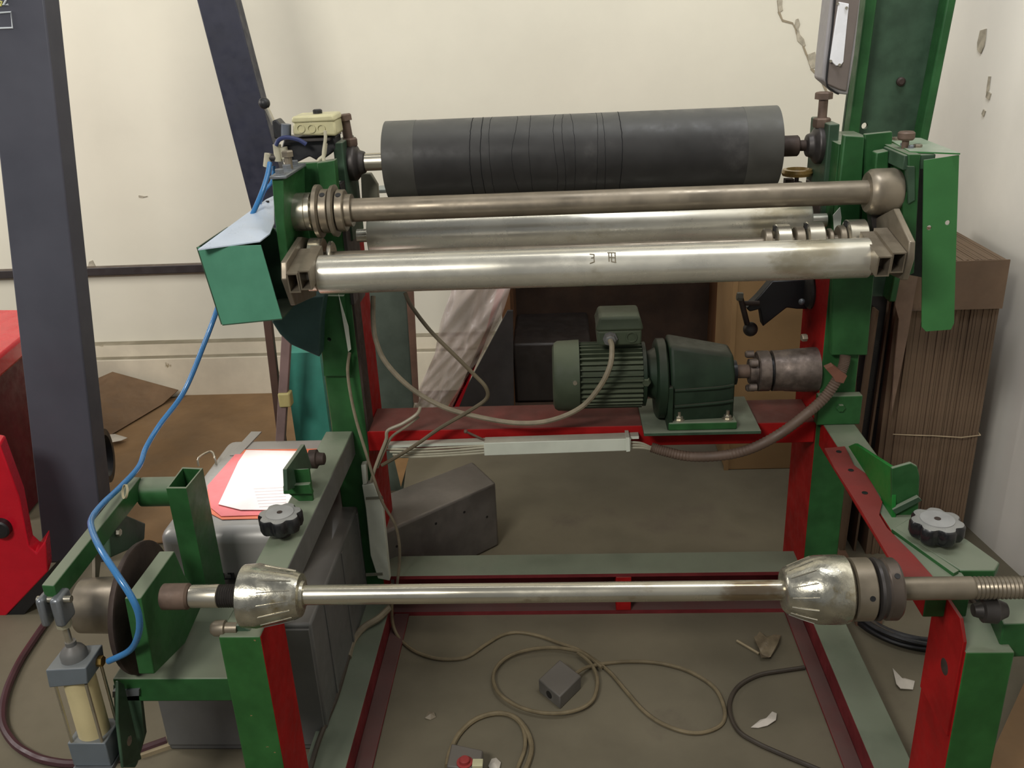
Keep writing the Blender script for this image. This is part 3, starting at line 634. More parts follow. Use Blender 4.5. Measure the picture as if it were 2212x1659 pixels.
P(G().lathe(at(1850, 990, X=.668), (-1, 0, 0), [(0, .020), (.012, .022), (.014, .018), (.014, .011), (.04, .011), (.042, .008)], 24), 'support_roller', steelk, ab)
P(G().bolt(at(1824, 992, X=.63), (-1, 0, 0), .012, .012), 'bolt', steel, ab)
# star knobs
def knob(c, r, name='star_knob', par=None, tilt=(0, 0, 1)):
    g = G(); n = 84; c = Vector(c)
    def rad(an): return r*(1-.17*(.5+.5*math.cos(7*an+.3))**2.2)
    lv = [(.0, .72), (.004, .93), (.012, 1), (.030, 1), (.035, .93), (.036, .80)]
    vs = []; fs = []
    for z, k in lv:
        for i in range(n):
            an = 2*math.pi*i/n; q = rad(an)*k; vs.append(c+Vector((q*math.cos(an), q*math.sin(an), z)))
    for j in range(len(lv)-1):
        for i in range(n): fs.append((j*n+i, j*n+(i+1) % n, (j+1)*n+(i+1) % n, (j+1)*n+i))
    fs.append(tuple(range(n-1, -1, -1))); fs.append(tuple((len(lv)-1)*n+i for i in range(n))); g.add(vs, fs)
    dk_ = mat('knob_black', (30, 30, 32), rough=.28, var=.1, dust=.85, dcol=(150, 150, 146))
    k_ = P(g, name, dk_, par)
    P(G().cyl(c+Vector((0, 0, .030)), c+Vector((0, 0, .0375)), r*.62, n=32), 'knob_face', mat('knob_face_grey', (150, 150, 148), rough=.5), k_)
    P(G().cyl(c+Vector((0, 0, .0365)), c+Vector((0, 0, .0385)), r*.12, n=16), 'screw', rustd, k_)
    P(G().cyl(c-Vector((0, 0, .03)), c+Vector((0, 0, .005)), r*.35, n=20), 'knob_stem', steelk, k_)
    return k_
kc = at(2025, 1122, Z=.605); knob(kc-Vector((0, 0, .036)), .048)
kc2 = at(604, 1108, Z=.605); knob(kc2-Vector((0, 0, .036)), .044)
# wide dusty block arm under right knob
P(G().prism(pp([(1930, 1140), (1985, 1105), (2060, 1150), (2090, 1165), (2160, 1215), (2150, 1232), (2075, 1232)], Z=.560), (0, 0, -.02)), 'arm_top_plate', green, bev=.003)
P(G().prism(pp([(1926, 1142), (1932, 1138), (2072, 1232), (2060, 1238)], Z=.562), (0, 0, -.028)), 'arm_edge', green, bev=.001)
# left bracket with roller near the knob
lbk = P(G().prism(pp([(611, 1015), (667, 1012), (680, 1108), (613, 1060)], Y=-.485), (0, .010, 0)), 'angle_bracket', green, bev=.002)
P(G().prism(pp([(650, 962), (612, 1014), (668, 1012), (656, 972)], X=-.53), (.006, 0, 0)), 'angle_flange', greend, lbk)
P(G().prism(yz([(650, 960), (611, 1014), (613, 1060), (660, 1040), (664, 1000)], -.575), (.008, 0, 0)), 'angle_flange', greend, lbk)
P(G().prism(pp([(611, 1050), (668, 1046), (676, 1068), (612, 1068)], Y=-.497), (0, .012, 0)), 'angle_foot', green, lbk, bev=.002)
P(G().lathe(at(655, 992, Y=-.42), (1, 0, 0), [(0, .012), (.012, .012), (.014, .020), (.030, .021), (.032, .016), (.036, .014), (.046, .013), (.048, .009)], 24), 'support_roller', rustd, lbk)
# support rollers and blocks by the shaft ends
P(G().lathe(at(2132, 1318, Y=-.90), (1, 0, 0), [(-.022, .010), (-.010, .014), (-.008, .020), (.012, .022), (.016, .018), (.03, .012)], 24), 'support_roller', steelk)
P(G().lathe(at(472, 1357, Y=-.88), (1, 0, 0), [(-.012, .010), (-.006, .014), (.012, .014), (.014, .010), (.034, .010)], 20), 'support_roller', steeld)
P(G().prism(pp([(2142, 1290), (2212, 1288), (2240, 1345), (2168, 1348)], Z=.525), (0, 0, -.07)), 'end_block', green, bev=.003)
P(G().prism(yz([(478, 1378), (520, 1330), (560, 1378)], -.60) if False else pp([(480, 1378), (498, 1352), (520, 1350), (560, 1376)], Y=-.885), (0, .012, 0)), 'support_lug', greend, bev=.002)

# ------------------------------------------------------------------ brake assembly at left end
def at9(x, y, Y=-.9): return at(x, y, Y=Y)
zl = at(100, 1264, Y=-.93).z
lev = P(G().prism(pp([(89, 1264), (116, 1265), (304, 1030), (278, 1030)], Z=zl), (0, 0, -.038)), 'brake_lever', green, bev=.002, label='long flat green brake lever')
far = at(291, 1030, Z=zl)
P(G().cyl((far.x+.01, far.y+.0, zl-.035), (far.x+.085, far.y, zl-.035), .030, n=28), 'pivot_tube', green, lev)
# clevis
cv = at(108, 1300, Y=-.93)
for px_, w2 in ((100, .010), (130, .014)):
    c = at(px_, 1310, Y=-.93)
    P(G().box(c.x-.006, c.x+w2-.003, -.948, -.908, c.z-.030, c.z+.024), 'clevis_fork', alu, lev, bev=.005)
c = at(138, 1290, Y=-.93); P(G().cyl((cv.x-.02, -.93, cv.z+.005), (c.x+.012, -.93, cv.z+.005), .006, n=12), 'clevis_pin', steel, lev)
# air cylinder
def blk(q, Y, d, name, mt, par=None, **k): return P(G().prism(pp(q, Y=Y), (0, d, 0)), name, mt, par, **k)
ac = blk([(98, 1448), (185, 1443), (190, 1478), (106, 1486)], -.96, .062, 'air_cylinder', mat('cylinder_head_grey', (96, 104, 110), rough=.45, var=.05, dust=.5, dcol=(120, 120, 116)), bev=.002, label='pneumatic cylinder with cream barrel and grey heads')
ct = at(141, 1446, Y=-.96); cbm = at(184, 1606, Y=-.96)
cx, cy = (ct.x+cbm.x)/2, -.929
z_hi = at(145, 1482, Y=-.96).z; z_lo = at(184, 1606, Y=-.96).z
P(G().cyl((cx, cy, z_lo), (cx, cy, z_hi), .0265, n=32), 'barrel', mat('cream_barrel', (200, 186, 142), rough=.4, var=.05), ac)
for sx in (-1, 1):
    for sy in (-1, 1): P(G().cyl((cx+sx*.027, cy+sy*.027, z_lo), (cx+sx*.027, cy+sy*.027, z_hi), .0028, n=8), 'tie_rod', steel, ac)
zb0 = at(190, 1655, Y=-.96).z
P(G().box(cx-.034, cx+.034, cy-.031, cy+.031, zb0, z_lo), 'end_cap', mat('cylinder_head_grey', (96, 104, 110)), ac, bev=.002)
P(G().box(cx-.034, cx+.036, cy-.04, cy+.031, zb0-.012, zb0-.001), 'foot_plate', alu, ac, bev=.001)
zh = ct.z
P(G().lathe((cx+.002, cy, zh-.002), (0, 0, 1), [(0, .022), (.012, .022), (.02, .018), (.028, .009), (.036, .009)], 24), 'nose', greyk, ac)
P(G().cyl((cx, cy, zh+.03), (cx, cy, cv.z-.04), .006, n=14), 'piston_rod', steel, ac)
P(G().cyl((cx, cy, cv.z-.050), (cx, cy, cv.z-.028), .0125, n=6), 'lock_nut', mat('zinc', (176, 172, 150), metal=.5, rough=.4), ac)
hb = at(218, 1428, Y=-.92)
P(G().cyl((hb.x-.03, hb.y, hb.z), (hb.x+.004, hb.y, hb.z), .0095, n=6), 'hose_fitting', brass, ac)
P(G().prism(yz([(248, 1470), (262, 1478), (300, 1640), (260, 1659), (248, 1560)], -.80), (.006, 0, 0)), 'cylinder_bracket', greend, bev=.002)
P(blk([(243, 1480), (300, 1478), (305, 1500), (300, 1530), (246, 1540)], -.86, .05, 'bracket_block', greend, bev=.003).data and G().cyl(at(262, 1600, Y=-.92), at(280, 1600, Y=-.92), .009, n=12), 'bolt', steel)
blk([(252, 1500), (302, 1500), (312, 1590), (292, 1659), (262, 1659)], -.88, .012, 'bracket_block', greend, bev=.002)
# upright square tube
zt5 = zl+.01
q = [at(359, 1055, Z=zt5), at(402, 1055, Z=zt5), at(438, 1011, Z=zt5), at(394, 1009, Z=zt5)]
cc = sum(q, Vector())/4
qi = [cc+(p-cc)*.86 for p in q]; zbt = .33
vs = q+qi+[Vector((p.x, p.y, zbt)) for p in q]+[Vector((p.x, p.y, zbt)) for p in qi]
gq = G().add(vs, [(k, (k+1) % 4, (k+1) % 4+4, k+4) for k in range(4)]+[(k, (k+1) % 4, (k+1) % 4+8, k+8) for k in range(4)]+[(k+4, (k+1) % 4+4, (k+1) % 4+12, k+12) for k in range(4)])
P(gq, 'square_tube', green, label='upright green square tube, open at the top')
# bearing plate, shaft side
XB = -.71
P(G().prism(yz([(304, 1292), (377, 1190), (398, 1240), (440, 1300), (400, 1390), (334, 1456)], XB), (-.028, 0, 0)), 'brake_plate', green, bev=.002)
# brake disc, hub, caliper
dz = at(296, 1310, Y=-.80)
bd = P(G().ring((XB-.075, -.80, dz.z), (1, 0, 0), [(0, .118), (.004, .120), (.010, .120), (.012, .117), (.012, .05), (0, .05)], 64), 'brake_disc', rustd, label='dark rusty brake disc')
P(G().lathe((XB-.185, -.80, dz.z+.004), (1, 0, 0), [(0, .040), (.006, .050), (.09, .052), (.10, .058), (.108, .058), (.12, .03), (.15, .03)], 40), 'brake_hub', steeld, bd)
cl = P(G().prism(yz([(234, 1150), (262, 1108), (315, 1130), (313, 1165), (285, 1185), (240, 1205)], XB-.17), (-.030, 0, 0)), 'brake_caliper', greend, bev=.003)
P(G().bolt(at(254, 1150, X=XB-.168), (1, 0, 0), .008, .006), 'bolt', steel, cl)
P(G().prism(yz([(205, 1160), (222, 1180), (212, 1262), (206, 1262)], XB-.16), (-.006, 0, 0)), 'link_strip', steeld, cl)
# horizontal channel carrying it
zc_ = at(360, 1466, Y=-.88).z; xl_ = at(242, 1466, Y=-.88).x
P(G().box(xl_, -.60, -.88, -.62, zc_-.052, zc_), 'brake_beam', green, bev=.003)
blk([(243, 1494), (300, 1490), (300, 1503), (243, 1507)], -.885, .01, 'strap', alu)

# ------------------------------------------------------------------ core shaft with cones (lies in the support rollers)
Ys = -.90; zsft = at(1170, 1280, Y=Ys).z
S = thing('core_shaft', 'long bright steel core shaft with two cones lying across the front legs', 'shaft', (.05, Ys, zsft))
def Xs(px_): return at(px_, 1290-(px_-651)*.0175, Y=Ys).x
def sg_(prof, name, mt, n=40, par=None):
    x_ = Xs(prof[0][0]); return part(G().lathe((x_, Ys, zsft), (1, 0, 0), [(Xs(p)-x_, r) for p, r in prof], n), name, mt, par or S)
shm = mat('polished_shaft', (200, 194, 176), metal=.85, rough=.24, var=.10, vscale=6, rvar=.08, col2=(150, 132, 108), c2=.58, c2w=.08, c2scale=9, stretch=(.5, 1, 1))
sg_([(640, .0165), (1700, .0165)], 'shaft_bar', shm)
sg_([(1900, .0185), (2098, .0185)], 'shaft_bar', steeld)
th = [(2098, .0185)]
for k in range(16): th += [(2100+k*9, .0185), (2104+k*9, .0165)]
sg_(th+[(2260, .0185)], 'threaded_end', steeld)
sg_([(415, .0185), (418, .0195), (474, .0195), (476, .018)], 'shaft_sleeve', steel)
th = []
for k in range(11): th += [(476+k*5, .0195), (478.5+k*5, .0170)]
sg_(th, 'threaded_end', steelk)
sg_([(354, .020), (356, .022), (408, .022), (413, .018), (413, .014), (418, .014)], 'coupling_half', rust)
cn = sg_([(527, .030), (527, .048), (530, .052), (560, .0535), (640, .040), (652, .036), (653, .024), (659, .022)], 'cone', foil, 56)
c2_ = sg_([(1688, .026), (1691, .033), (1696, .037), (1755, .0535), (1762, .055), (1808, .056), (1826, .054), (1832, .048), (1834, .030)], 'cone', foil, 56)
for k in range(9):   # folded tape edges round the cones
    an = math.radians(-80+k*24)
    for (pa, ra, pb_, rb_, par_) in ((1700, .0388, 1752, .0532, c2_), (575, .0512, 640, .0406, cn)):
        p = [Vector((Xs(pa), Ys-ra*math.cos(an), zsft+ra*math.sin(an))), Vector((Xs((pa+pb_)/2), Ys-(ra+rb_)/2*1.008*math.cos(an+.05), zsft+(ra+rb_)/2*1.008*math.sin(an+.05))), Vector((Xs(pb_), Ys-rb_*math.cos(an+.1), zsft+rb_*math.sin(an+.1)))]
        part(G().tube(p, .0009, n=5, sub=2), 'tape_edge', steel, par_)
def hol(px_, r, an, par_):
    an = math.radians(an); d = Vector((0, -math.cos(an), math.sin(an))); p = Vector((Xs(px_), Ys, zsft))+d*r
    part(G().cyl(p-d*.004, p+d*.0005, .0045, n=14), 'set_screw_hole', black, par_)
cl1 = sg_([(1836, .047), (1838, .0505), (1876, .0505), (1879, .048)], 'collar', steeld); hol(1863, .0505, 18, cl1)
cl2 = sg_([(1882, .044), (1886, .050), (1892, .051), (1900, .047), (1904, .047)], 'collar', steelk)
cl3 = sg_([(1904, .047), (1908, .050), (1930, .050), (1936, .046)], 'collar', mat('dark_collar', (96, 86, 78), metal=.6, rough=.45)); hol(1920, .0505, 58, cl3)

# ------------------------------------------------------------------ metal case and cabinet at left
bcx1 = -.535
C1 = thing('grey_cabinet', 'grey steel cabinet standing inside the left side of the machine', 'cabinet', (-.71, -.35, 0))
part(G().box(-.90, bcx1, -.62, -.02, .0, .34), 'body', greyk, C1, bev=.006)
part(G().box(-.897, bcx1-.004, -.626, -.62, .02, .33), 'front_panel', greyk, C1, bev=.002)
for k in range(3):
    yv = -.52+k*.18; part(G().box(bcx1-.001, bcx1+.003, yv, yv+.012, .03, .33), 'side_rib', greyk, C1, bev=.001)
ztc = .475
C2 = thing('metal_case', 'shiny grey metal case with rounded edges and a small wire handle under the pink papers', 'case', (-.74, -.25, .34))
yb_ = at(600, 928, Z=ztc).y; yf_ = at(450, 1150, Z=ztc).y
part(G().box(-.90, -.60, yf_, min(yb_, -.0), .341, ztc), 'case_body', greym, C2, bev=.03, seg=5)
part(G().prism(pp([(543, 934), (566, 934), (517, 985), (496, 985)], Z=ztc), (0, 0, .003)), 'case_band', greym, C2, bev=.001)
h1 = at(429, 1006, Z=ztc); h2 = at(467, 1003, Z=ztc)
part(G().tube([h1, h1+Vector((.004, 0, .022)), at(455, 975, Z=ztc+.02), h2+Vector((0, 0, .018)), h2], .0028, n=8, sub=4), 'wire_handle', steel, C2)
# lettering on the front (partly hidden marks)
yf2 = yf_-.0005
lt_ = mat('black_ink', (24, 24, 24), rough=.6)
g = G(); o_ = at(484, 1252, Y=yf2)
def stroke(x, z, w_, h): g.box(o_.x+x, o_.x+x+w_, yf2-.001, yf2+.001, o_.z+z, o_.z+z+h)
stroke(0, 0, .002, .017); stroke(.0, 0, .008, .003); stroke(.010, 0, .008, .003); stroke(.011, .014, .008, .003); stroke(.017, 0, .003, .017); stroke(.022, 0, .003, .017)
part(g, 'lettering', lt_, C2)
# papers
def sheet(pts, z, name, mt, label, tilt=0, grp=None, n=1):
    g = G().prism(pp(pts, Z=z), (0, 0, .0012)); o = part(g, name, mt); tag(o, label, 'paper', grp); return o
pink = mat('pink_paper', (226, 118, 118), rough=.6, var=.05); orange = mat('orange_paper', (226, 120, 84), rough=.6, var=.05)
whitep = mat('white_paper', (238, 226, 220), rough=.5, var=.04)
sheet([(448, 1058), (520, 972), (700, 970), (690, 1118), (480, 1123), (455, 1110)], ztc+.001, 'paper_sheet', orange, 'orange paper sheet at the bottom of the papers on the metal case')
sheet([(448, 1050), (508, 982), (640, 978), (675, 1110), (478, 1116), (456, 1098)], ztc+.003, 'paper_sheet', pink, 'pink paper sheet under the white printed sheet on the metal case')
wpz = ztc+.006
sheet([(472, 1090), (515, 998), (532, 973), (640, 975), (652, 1095), (600, 1102), (520, 1102)], wpz, 'printed_sheet', whitep, 'white printed sheet lying on top of the pink papers')
wps = bpy.data.objects['printed_sheet']
ikp = mat('faint_print', (212, 198, 196), rough=.6)
for k in range(7):
    y = 1052+k*6.5
    part(G().prism(pp([(548+k*2, y+3), (618, y), (618, y+1.5), (548+k*2, y+4.5)], Z=wpz+.0013), (0, 0, .0002)), 'print_line', ikp, wps)

# ------------------------------------------------------------------ blue hose, cables
Yh = -.45
tag(part(G().tube([at(583, 352, Y=-.13), at(576, 385, Y=-.16), at(560, 430, Y=-.2), at(520, 520, Y=-.26), at(490, 600, Y=-.27), at(469, 668, Y=-.27), at(443, 738, Y=-.3), at(398, 845, Y=-.35), at(345, 918, Y=-.42), at(315, 968, Y=-.48), at(300, 1008, Y=-.55), at(262, 1050, Y=-.62),
     at(222, 1088, Y=-.70), at(199, 1118, Y=-.76), at(198, 1142, Y=-.82), at(216, 1184, Y=-.90), at(252, 1240, Y=-.95), at(284, 1290, Y=-.97), at(300, 1330, Y=-.97), at(299, 1370, Y=-.96), at(280, 1405, Y=-.94), at(235, 1428, Y=-.92)], .0056, n=12, sub=8), 'air_hose', bluep),
    'blue air hose running down to the pneumatic cylinder at left', 'hose')
tag(part(G().tube([at(560, 440, Y=-.16), at(572, 412, Y=-.14), at(588, 392, Y=-.12), at(592, 360, Y=-.1)], .0045, n=10), 'air_hose', bluep), 'short blue hose behind the pale top of the teal guard', 'hose')
tie = part(G().ring(at(270, 1062, Y=-.66), (.6, .5, -.3), [(-.002, .014), (.002, .014), (.002, .0125), (-.002, .0125)], 24), 'cable_tie', mat('tie_cream', (170, 160, 130), rough=.5)); tag(tie, 'cream plastic tie holding the blue hose to the brake lever', 'cable tie')
def cable(pts, r, mt, label, cat='cable', name='cable', n=8, sub=7, wav=None):
    return tag(part(G().tube(pts, r, n=n, sub=sub, wav=wav), name, mt), label, cat)
cable([at(1318, 735, Y=-.185), at(1322, 750, Y=-.20), at(1318, 790, Y=-.22), at(1296, 835, Y=-.22), at(1255, 880, Y=-.21), at(1190, 908, Y=-.20), at(1120, 914, Y=-.20), at(1040, 902, Y=-.19), at(960, 880, Y=-.18), at(890, 840, Y=-.17), at(835, 785, Y=-.16), at(812, 735, Y=-.15), at(806, 690, Y=-.13), at(806, 640, Y=-.1)], .0062, cableg,
      'thick grey motor cable sagging from the terminal box to the left post', name='motor_cable')
cable([at(875, 632, Y=-.12), at(888, 660, Y=-.13), at(930, 715, Y=-.15), at(985, 770, Y=-.17), at(1025, 810, Y=-.18), at(1050, 838, Y=-.19), at(1050, 862, Y=-.19), at(1010, 890, Y=-.19), at(950, 925, Y=-.19), at(900, 960, Y=-.19), at(860, 985, Y=-.19), at(825, 1005, Y=-.185)], .0048, mat('olive_cable', (92, 82, 62), rough=.6, var=.15),
      'dark olive cable hanging from the silver roller and looping back left', name='power_cable')
cable([at(755, 762, Y=-.17), at(751, 800, Y=-.17), at(757, 850, Y=-.175), at(770, 910, Y=-.18), at(788, 970, Y=-.19), at(808, 1035, Y=-.19), at(826, 1085, Y=-.19), at(852, 1130, Y=-.18), at(862, 1170, Y=-.17), at(863, 1210, Y=-.16), at(858, 1262, Y=-.16)], .0038, cableg,
      'thin grey cable hanging down the front of the left post', name='thin_cable')
cable([at(908, 880, Y=-.155), at(900, 895, Y=-.17), at(870, 915, Y=-.18), at(838, 930, Y=-.185), at(834, 950, Y=-.185), at(820, 985, Y=-.185), at(810, 1012, Y=-.185), at(802, 1040, Y=-.18)], .0042, mat('pale_cable', (150, 142, 122), rough=.5), 'pale short cable curving over the red beam at its left end', name='thin_cable')
cable([at(905, 900, Y=-.16), at(880, 920, Y=-.175), at(846, 944, Y=-.18), at(830, 975, Y=-.18), at(815, 1010, Y=-.18)], .0034, cableg, 'second short cable beside the pale one on the beam end', name='thin_cable')
cable([at(806, 985, Y=-.17), at(770, 900, Y=.02), at(745, 800, Y=.0), at(735, 700, Y=.0)], .004, cabled, 'dark cable behind the left post', name='thin_cable') if False else None
cable([at(1407, 966, Y=-.17), at(1440, 976, Y=-.18), at(1490, 986, Y=-.19), at(1560, 984, Y=-.20), at(1620, 970, Y=-.20), at(1680, 940, Y=-.20), at(1735, 900, Y=-.20), at(1780, 860, Y=-.19), at(1808, 820, Y=-.185), at(1822, 790, Y=-.175), at(1826, 768, Y=-.165)], .0115, mat('brown_conduit', (98, 80, 68), rough=.6, var=.1), 'ribbed brown conduit sagging from the trunking to the right post', cat='conduit', name='ribbed_conduit', n=12, sub=16, wav=.12)
cl_ = part(G().prism(pp([(1784, 797), (1800, 790), (1830, 812), (1822, 828), (1805, 824), (1800, 815)], Y=-.20), (0, .02, 0)), 'conduit_clamp', mat('rust_clamp', (120, 78, 62), rough=.6), M)
# floor cables
def fc(pts, r, mt, label, z=None, **k): return cable([at(x, y, Z=(r if z is None else z)) for x, y in pts], r, mt, label, **k)
fcm = mat('floor_cable', (118, 106, 82), rough=.6, var=.15, vscale=25)
cable([at(846, 1262, Y=-.155), at(846, 1300, Y=-.2), at(848, 1345, Z=.03)]+[at(x, y, Z=.005) for x, y in ((862, 1378), (895, 1406), (940, 1422), (985, 1424), (1015, 1416), (1050, 1392), (1085, 1372), (1120, 1366), (1165, 1374), (1210, 1390), (1250, 1404), (1290, 1430), (1320, 1455), (1350, 1490), (1390, 1535), (1430, 1563), (1480, 1581), (1520, 1582), (1555, 1568), (1566, 1545), (1560, 1515), (1545, 1488), (1518, 1466), (1475, 1445), (1420, 1432), (1365, 1429), (1310, 1433))]+[at(1270, 1441, Z=.016), at(1248, 1452, Z=.03), at(1238, 1462, Z=.033)], .0045, fcm,
      'long pale cable looping over the floor to the small grey box', name='floor_cable')
fc([(1248, 1410), (1275, 1432), (1290, 1465), (1286, 1500), (1272, 1520), (1245, 1534), (1205, 1541), (1160, 1538), (1115, 1524), (1080, 1500), (1066, 1472), (1070, 1445), (1095, 1420), (1135, 1405), (1185, 1399), (1225, 1402), (1262, 1412), (1300, 1442)], .0045, fcm, 'round loop of pale cable encircling the small grey floor box', z=.013, name='floor_cable')
fc([(966, 1655), (972, 1625), (990, 1588), (1018, 1560), (1050, 1545), (1085, 1541), (1115, 1552), (1138, 1580), (1148, 1612), (1142, 1645), (1120, 1690), (1080, 1740)], .0058, fcm, 'thick pale cable loop at the push button box, bottom edge', name='floor_cable')
fc([(1120, 1556), (1132, 1580), (1134, 1615), (1120, 1655), (1100, 1700)], .0045, fcm, 'inner strand of the cable loop beside the push button box', name='floor_cable')
fc([(1738, 1442), (1690, 1449), (1640, 1458), (1598, 1480), (1578, 1510), (1578, 1545), (1596, 1580), (1635, 1605), (1690, 1630), (1750, 1655), (1790, 1672)], .0052, cabled, 'dark cable curving on the floor beside the right floor beam', name='floor_cable')
cable([at(842, 1312, Y=-.2), at(818, 1335, Z=.075), at(785, 1356, Z=.07), at(762, 1385, Z=.066), at(752, 1420, Z=.066)], .009, cableg, 'grey taped cable end lying on the left floor beam', name='taped_cable')
cable([at(752, 1420, Z=.066), at(742, 1455, Z=.066), at(725, 1510, Z=.066), at(700, 1570, Z=.066), at(682, 1620, Z=.066), at(660, 1700, Z=.066)], .006, cabled, 'dark cable running along the foot of the grey cabinet', name='floor_cable')
hz_ = [(110, 1330), (75, 1380), (40, 1435), (12, 1500), (6, 1560), (30, 1605), (70, 1632), (110, 1645), (165, 1650), (250, 1640), (310, 1618), (360, 1600)]
fc(hz_, .0095, maroon, 'maroon rubber hose curving on the floor at bottom left', name='rubber_hose', cat='hose')
tag(part(G().prism([at(x, y, Z=.0) for x, y in ((300, 1632), (412, 1594), (415, 1602), (305, 1640))], (0, 0, .01)), 'wooden_strip', mat('pale_strip', (150, 136, 108), rough=.7)), 'pale thin strip lying on the floor under the brake beam', 'strip')

# ------------------------------------------------------------------ things on the floor
swb = thing('switch_box', 'small grey floor box with a round side hole inside the cable loop', 'box', at(1210, 1520, Z=0))
hb_ = .038
fr_ = [at(1210, 1533, Z=0), at(1256, 1487, Z=0), None, at(1164, 1495, Z=0)]
fr_[2] = fr_[1]+fr_[3]-fr_[0]
part(G().prism(fr_, (0, 0, hb_)), 'box_body', mat('box_grey', (98, 95, 90), rough=.5, dust=.8, dcol=(100, 94, 86)), swb, bev=.003)
a_ = (fr_[0]+fr_[3])/2+Vector((0, 0, hb_*.48)); nn = (fr_[3]-fr_[0]).cross(Vector((0, 0, 1))).normalized()
nn = nn if nn.dot(CAM-a_) > 0 else -nn
part(G().cyl(a_-nn*.004, a_+nn*.001, .0095, n=20), 'cable_hole', black, swb)
# second dusty grey lump next to it (plug block)
q0 = at(1238, 1470, Z=0)
pbs = thing('push_button_box', 'grey push button box with red and cream buttons at the bottom edge', 'switch', at(1010, 1665, Z=0))
f2 = [at(968, 1690, Z=0), at(1040, 1698, Z=0), at(1046, 1655, Z=0), at(978, 1640, Z=0)]
part(G().prism(f2, (0, 0, .045)), 'box_body', mat('box_grey', (98, 95, 90)), pbs, bev=.003)
c = at(1004, 1648, Z=.045); part(G().lathe(c, (0, 0, 1), [(0, .017), (.003, .017), (.003, .011), (.010, .011), (.012, .009)], 24), 'red_button', mat('button_red', (150, 62, 60), rough=.4), pbs, label='red round button')
c = at(1032, 1652, Z=.045); part(G().box(c.x-.011, c.x+.011, c.y-.010, c.y+.010, .045, .052), 'cream_button', mat('button_cream', (190, 186, 150), rough=.4), pbs, bev=.001, label='cream square button')
def scrap(pts, name, mt, label, cat, th=.0015, z=.0):
    P3 = [at(x, y, Z=z+random.uniform(0, .006)) for x, y in pts]
    g = G(); n = len(P3); c = sum(P3, Vector())/n+Vector((0, 0, .006)); vs = P3+[c]+[p+Vector((0, 0, th)) for p in P3]+[c+Vector((0, 0, th))]
    g.add(vs, [(i, (i+1) % n, n) for i in range(n)]+[(n+1+(i+1) % n, n+1+i, 2*n+1) for i in range(n)]+[(i, (i+1) % n, (i+1) % n+n+1, i+n+1) for i in range(n)])
    o = part(g, name, mt, ang=20); return tag(o, label, cat)
ppm = mat('scrap_paper', (190, 182, 170), rough=.7)
scrap([(1622, 1572), (1642, 1556), (1655, 1552), (1668, 1538), (1678, 1542), (1676, 1556), (1658, 1568), (1638, 1573)], 'paper_scrap', ppm, 'torn strip of white paper on the floor right of the cable loops', 'paper scrap')
scrap([(1928, 1444), (1934, 1465), (1955, 1466), (1976, 1472), (1972, 1490), (1945, 1488), (1936, 1478)], 'paper_scrap', ppm, 'crumpled white paper scrap beside the black cable coil', 'paper scrap')
scrap([(918, 1552), (925, 1538), (938, 1540), (942, 1550), (930, 1556)], 'paper_scrap', mat('dull_scrap', (120, 110, 92)), 'tiny dull scrap near the left end of the pale cable', 'paper scrap')
scrap([(1055, 1655), (1062, 1640), (1072, 1638), (1082, 1648), (1078, 1665), (1060, 1668)], 'paper_scrap', ppm, 'small crumpled pale scrap right of the push button box', 'paper scrap')
tw = scrap([(1628, 1385), (1640, 1374), (1655, 1380), (1672, 1372), (1686, 1378), (1680, 1400), (1664, 1424), (1644, 1426), (1636, 1408)], 'tape_wad', mat('clear_tape', (120, 108, 88), rough=.15, var=.3, bump=.8, bscale=60), 'crumpled wad of clear tape on the floor near the right beam', 'tape')
for v in tw.data.vertices: v.co.z += random.uniform(0, .018)
tag(part(G().tube(pp([(1592, 1384), (1640, 1412)], Z=.004), .0035, n=6, sub=1), 'stick', mat('pale_stick', (146, 132, 104))), 'thin pale stick beside the wad of clear tape', 'stick')
for i, (x, y) in enumerate(((1412, 1512), (1240, 1640), (1440, 1640))): pass
# coil of black cable on the floor at right
cc_ = at(1975, 1310, Z=.02)
co = thing('cable_coil', 'large coil of black cable lying on the floor behind the right front leg', 'cable coil', (cc_.x, cc_.y, 0))
for k in range(9):
    r = .150+.006*(k % 3)+random.uniform(-.003, .003); z = .007+.012*(k//3)
    pts = []
    ex, ey = random.uniform(-.006, .006), random.uniform(-.006, .006)
    for j in range(49):
        an = 2*math.pi*j/48; pts.append((cc_.x+ex+r*math.cos(an), cc_.y+ey+r*1.0*math.sin(an), z+.002*math.sin(3*an+k)))
    part(G().tube(pts, .0062, n=8, sub=1), 'cable_turn', black if k % 3 else cabled, co)

# ------------------------------------------------------------------ things behind
# leaning navy posts of a gantry
n1 = thing('leaning_steel_post', 'wide navy steel post leaning at the far left beside the red machine', 'post', (-1.5, .14, 0))
L1 = lambda y: -40+.112*y; R1 = lambda y: 95+.110*y
T1 = -420
zA = at(0, 0, Y=.14)
a0, a1 = at(L1(T1), T1, Y=.14), at(R1(T1), T1, Y=.14); b0, b1 = at(L1(0), 0, Y=.14), at(R1(0), 0, Y=.14)
def down(a, b): t = a.z/(a.z-b.z); return a+(b-a)*t
c0, c1 = down(at(L1(0), 0, Y=.14), at(L1(1000), 1000, Y=.14)), down(at(R1(0), 0, Y=.14), at(R1(1000), 1000, Y=.14))
a0.z = a1.z = (a0.z+a1.z)/2
part(G().prism([a0, a1, c1, c0], (0, .075, 0)), 'post_body', navy, n1, bev=.004)
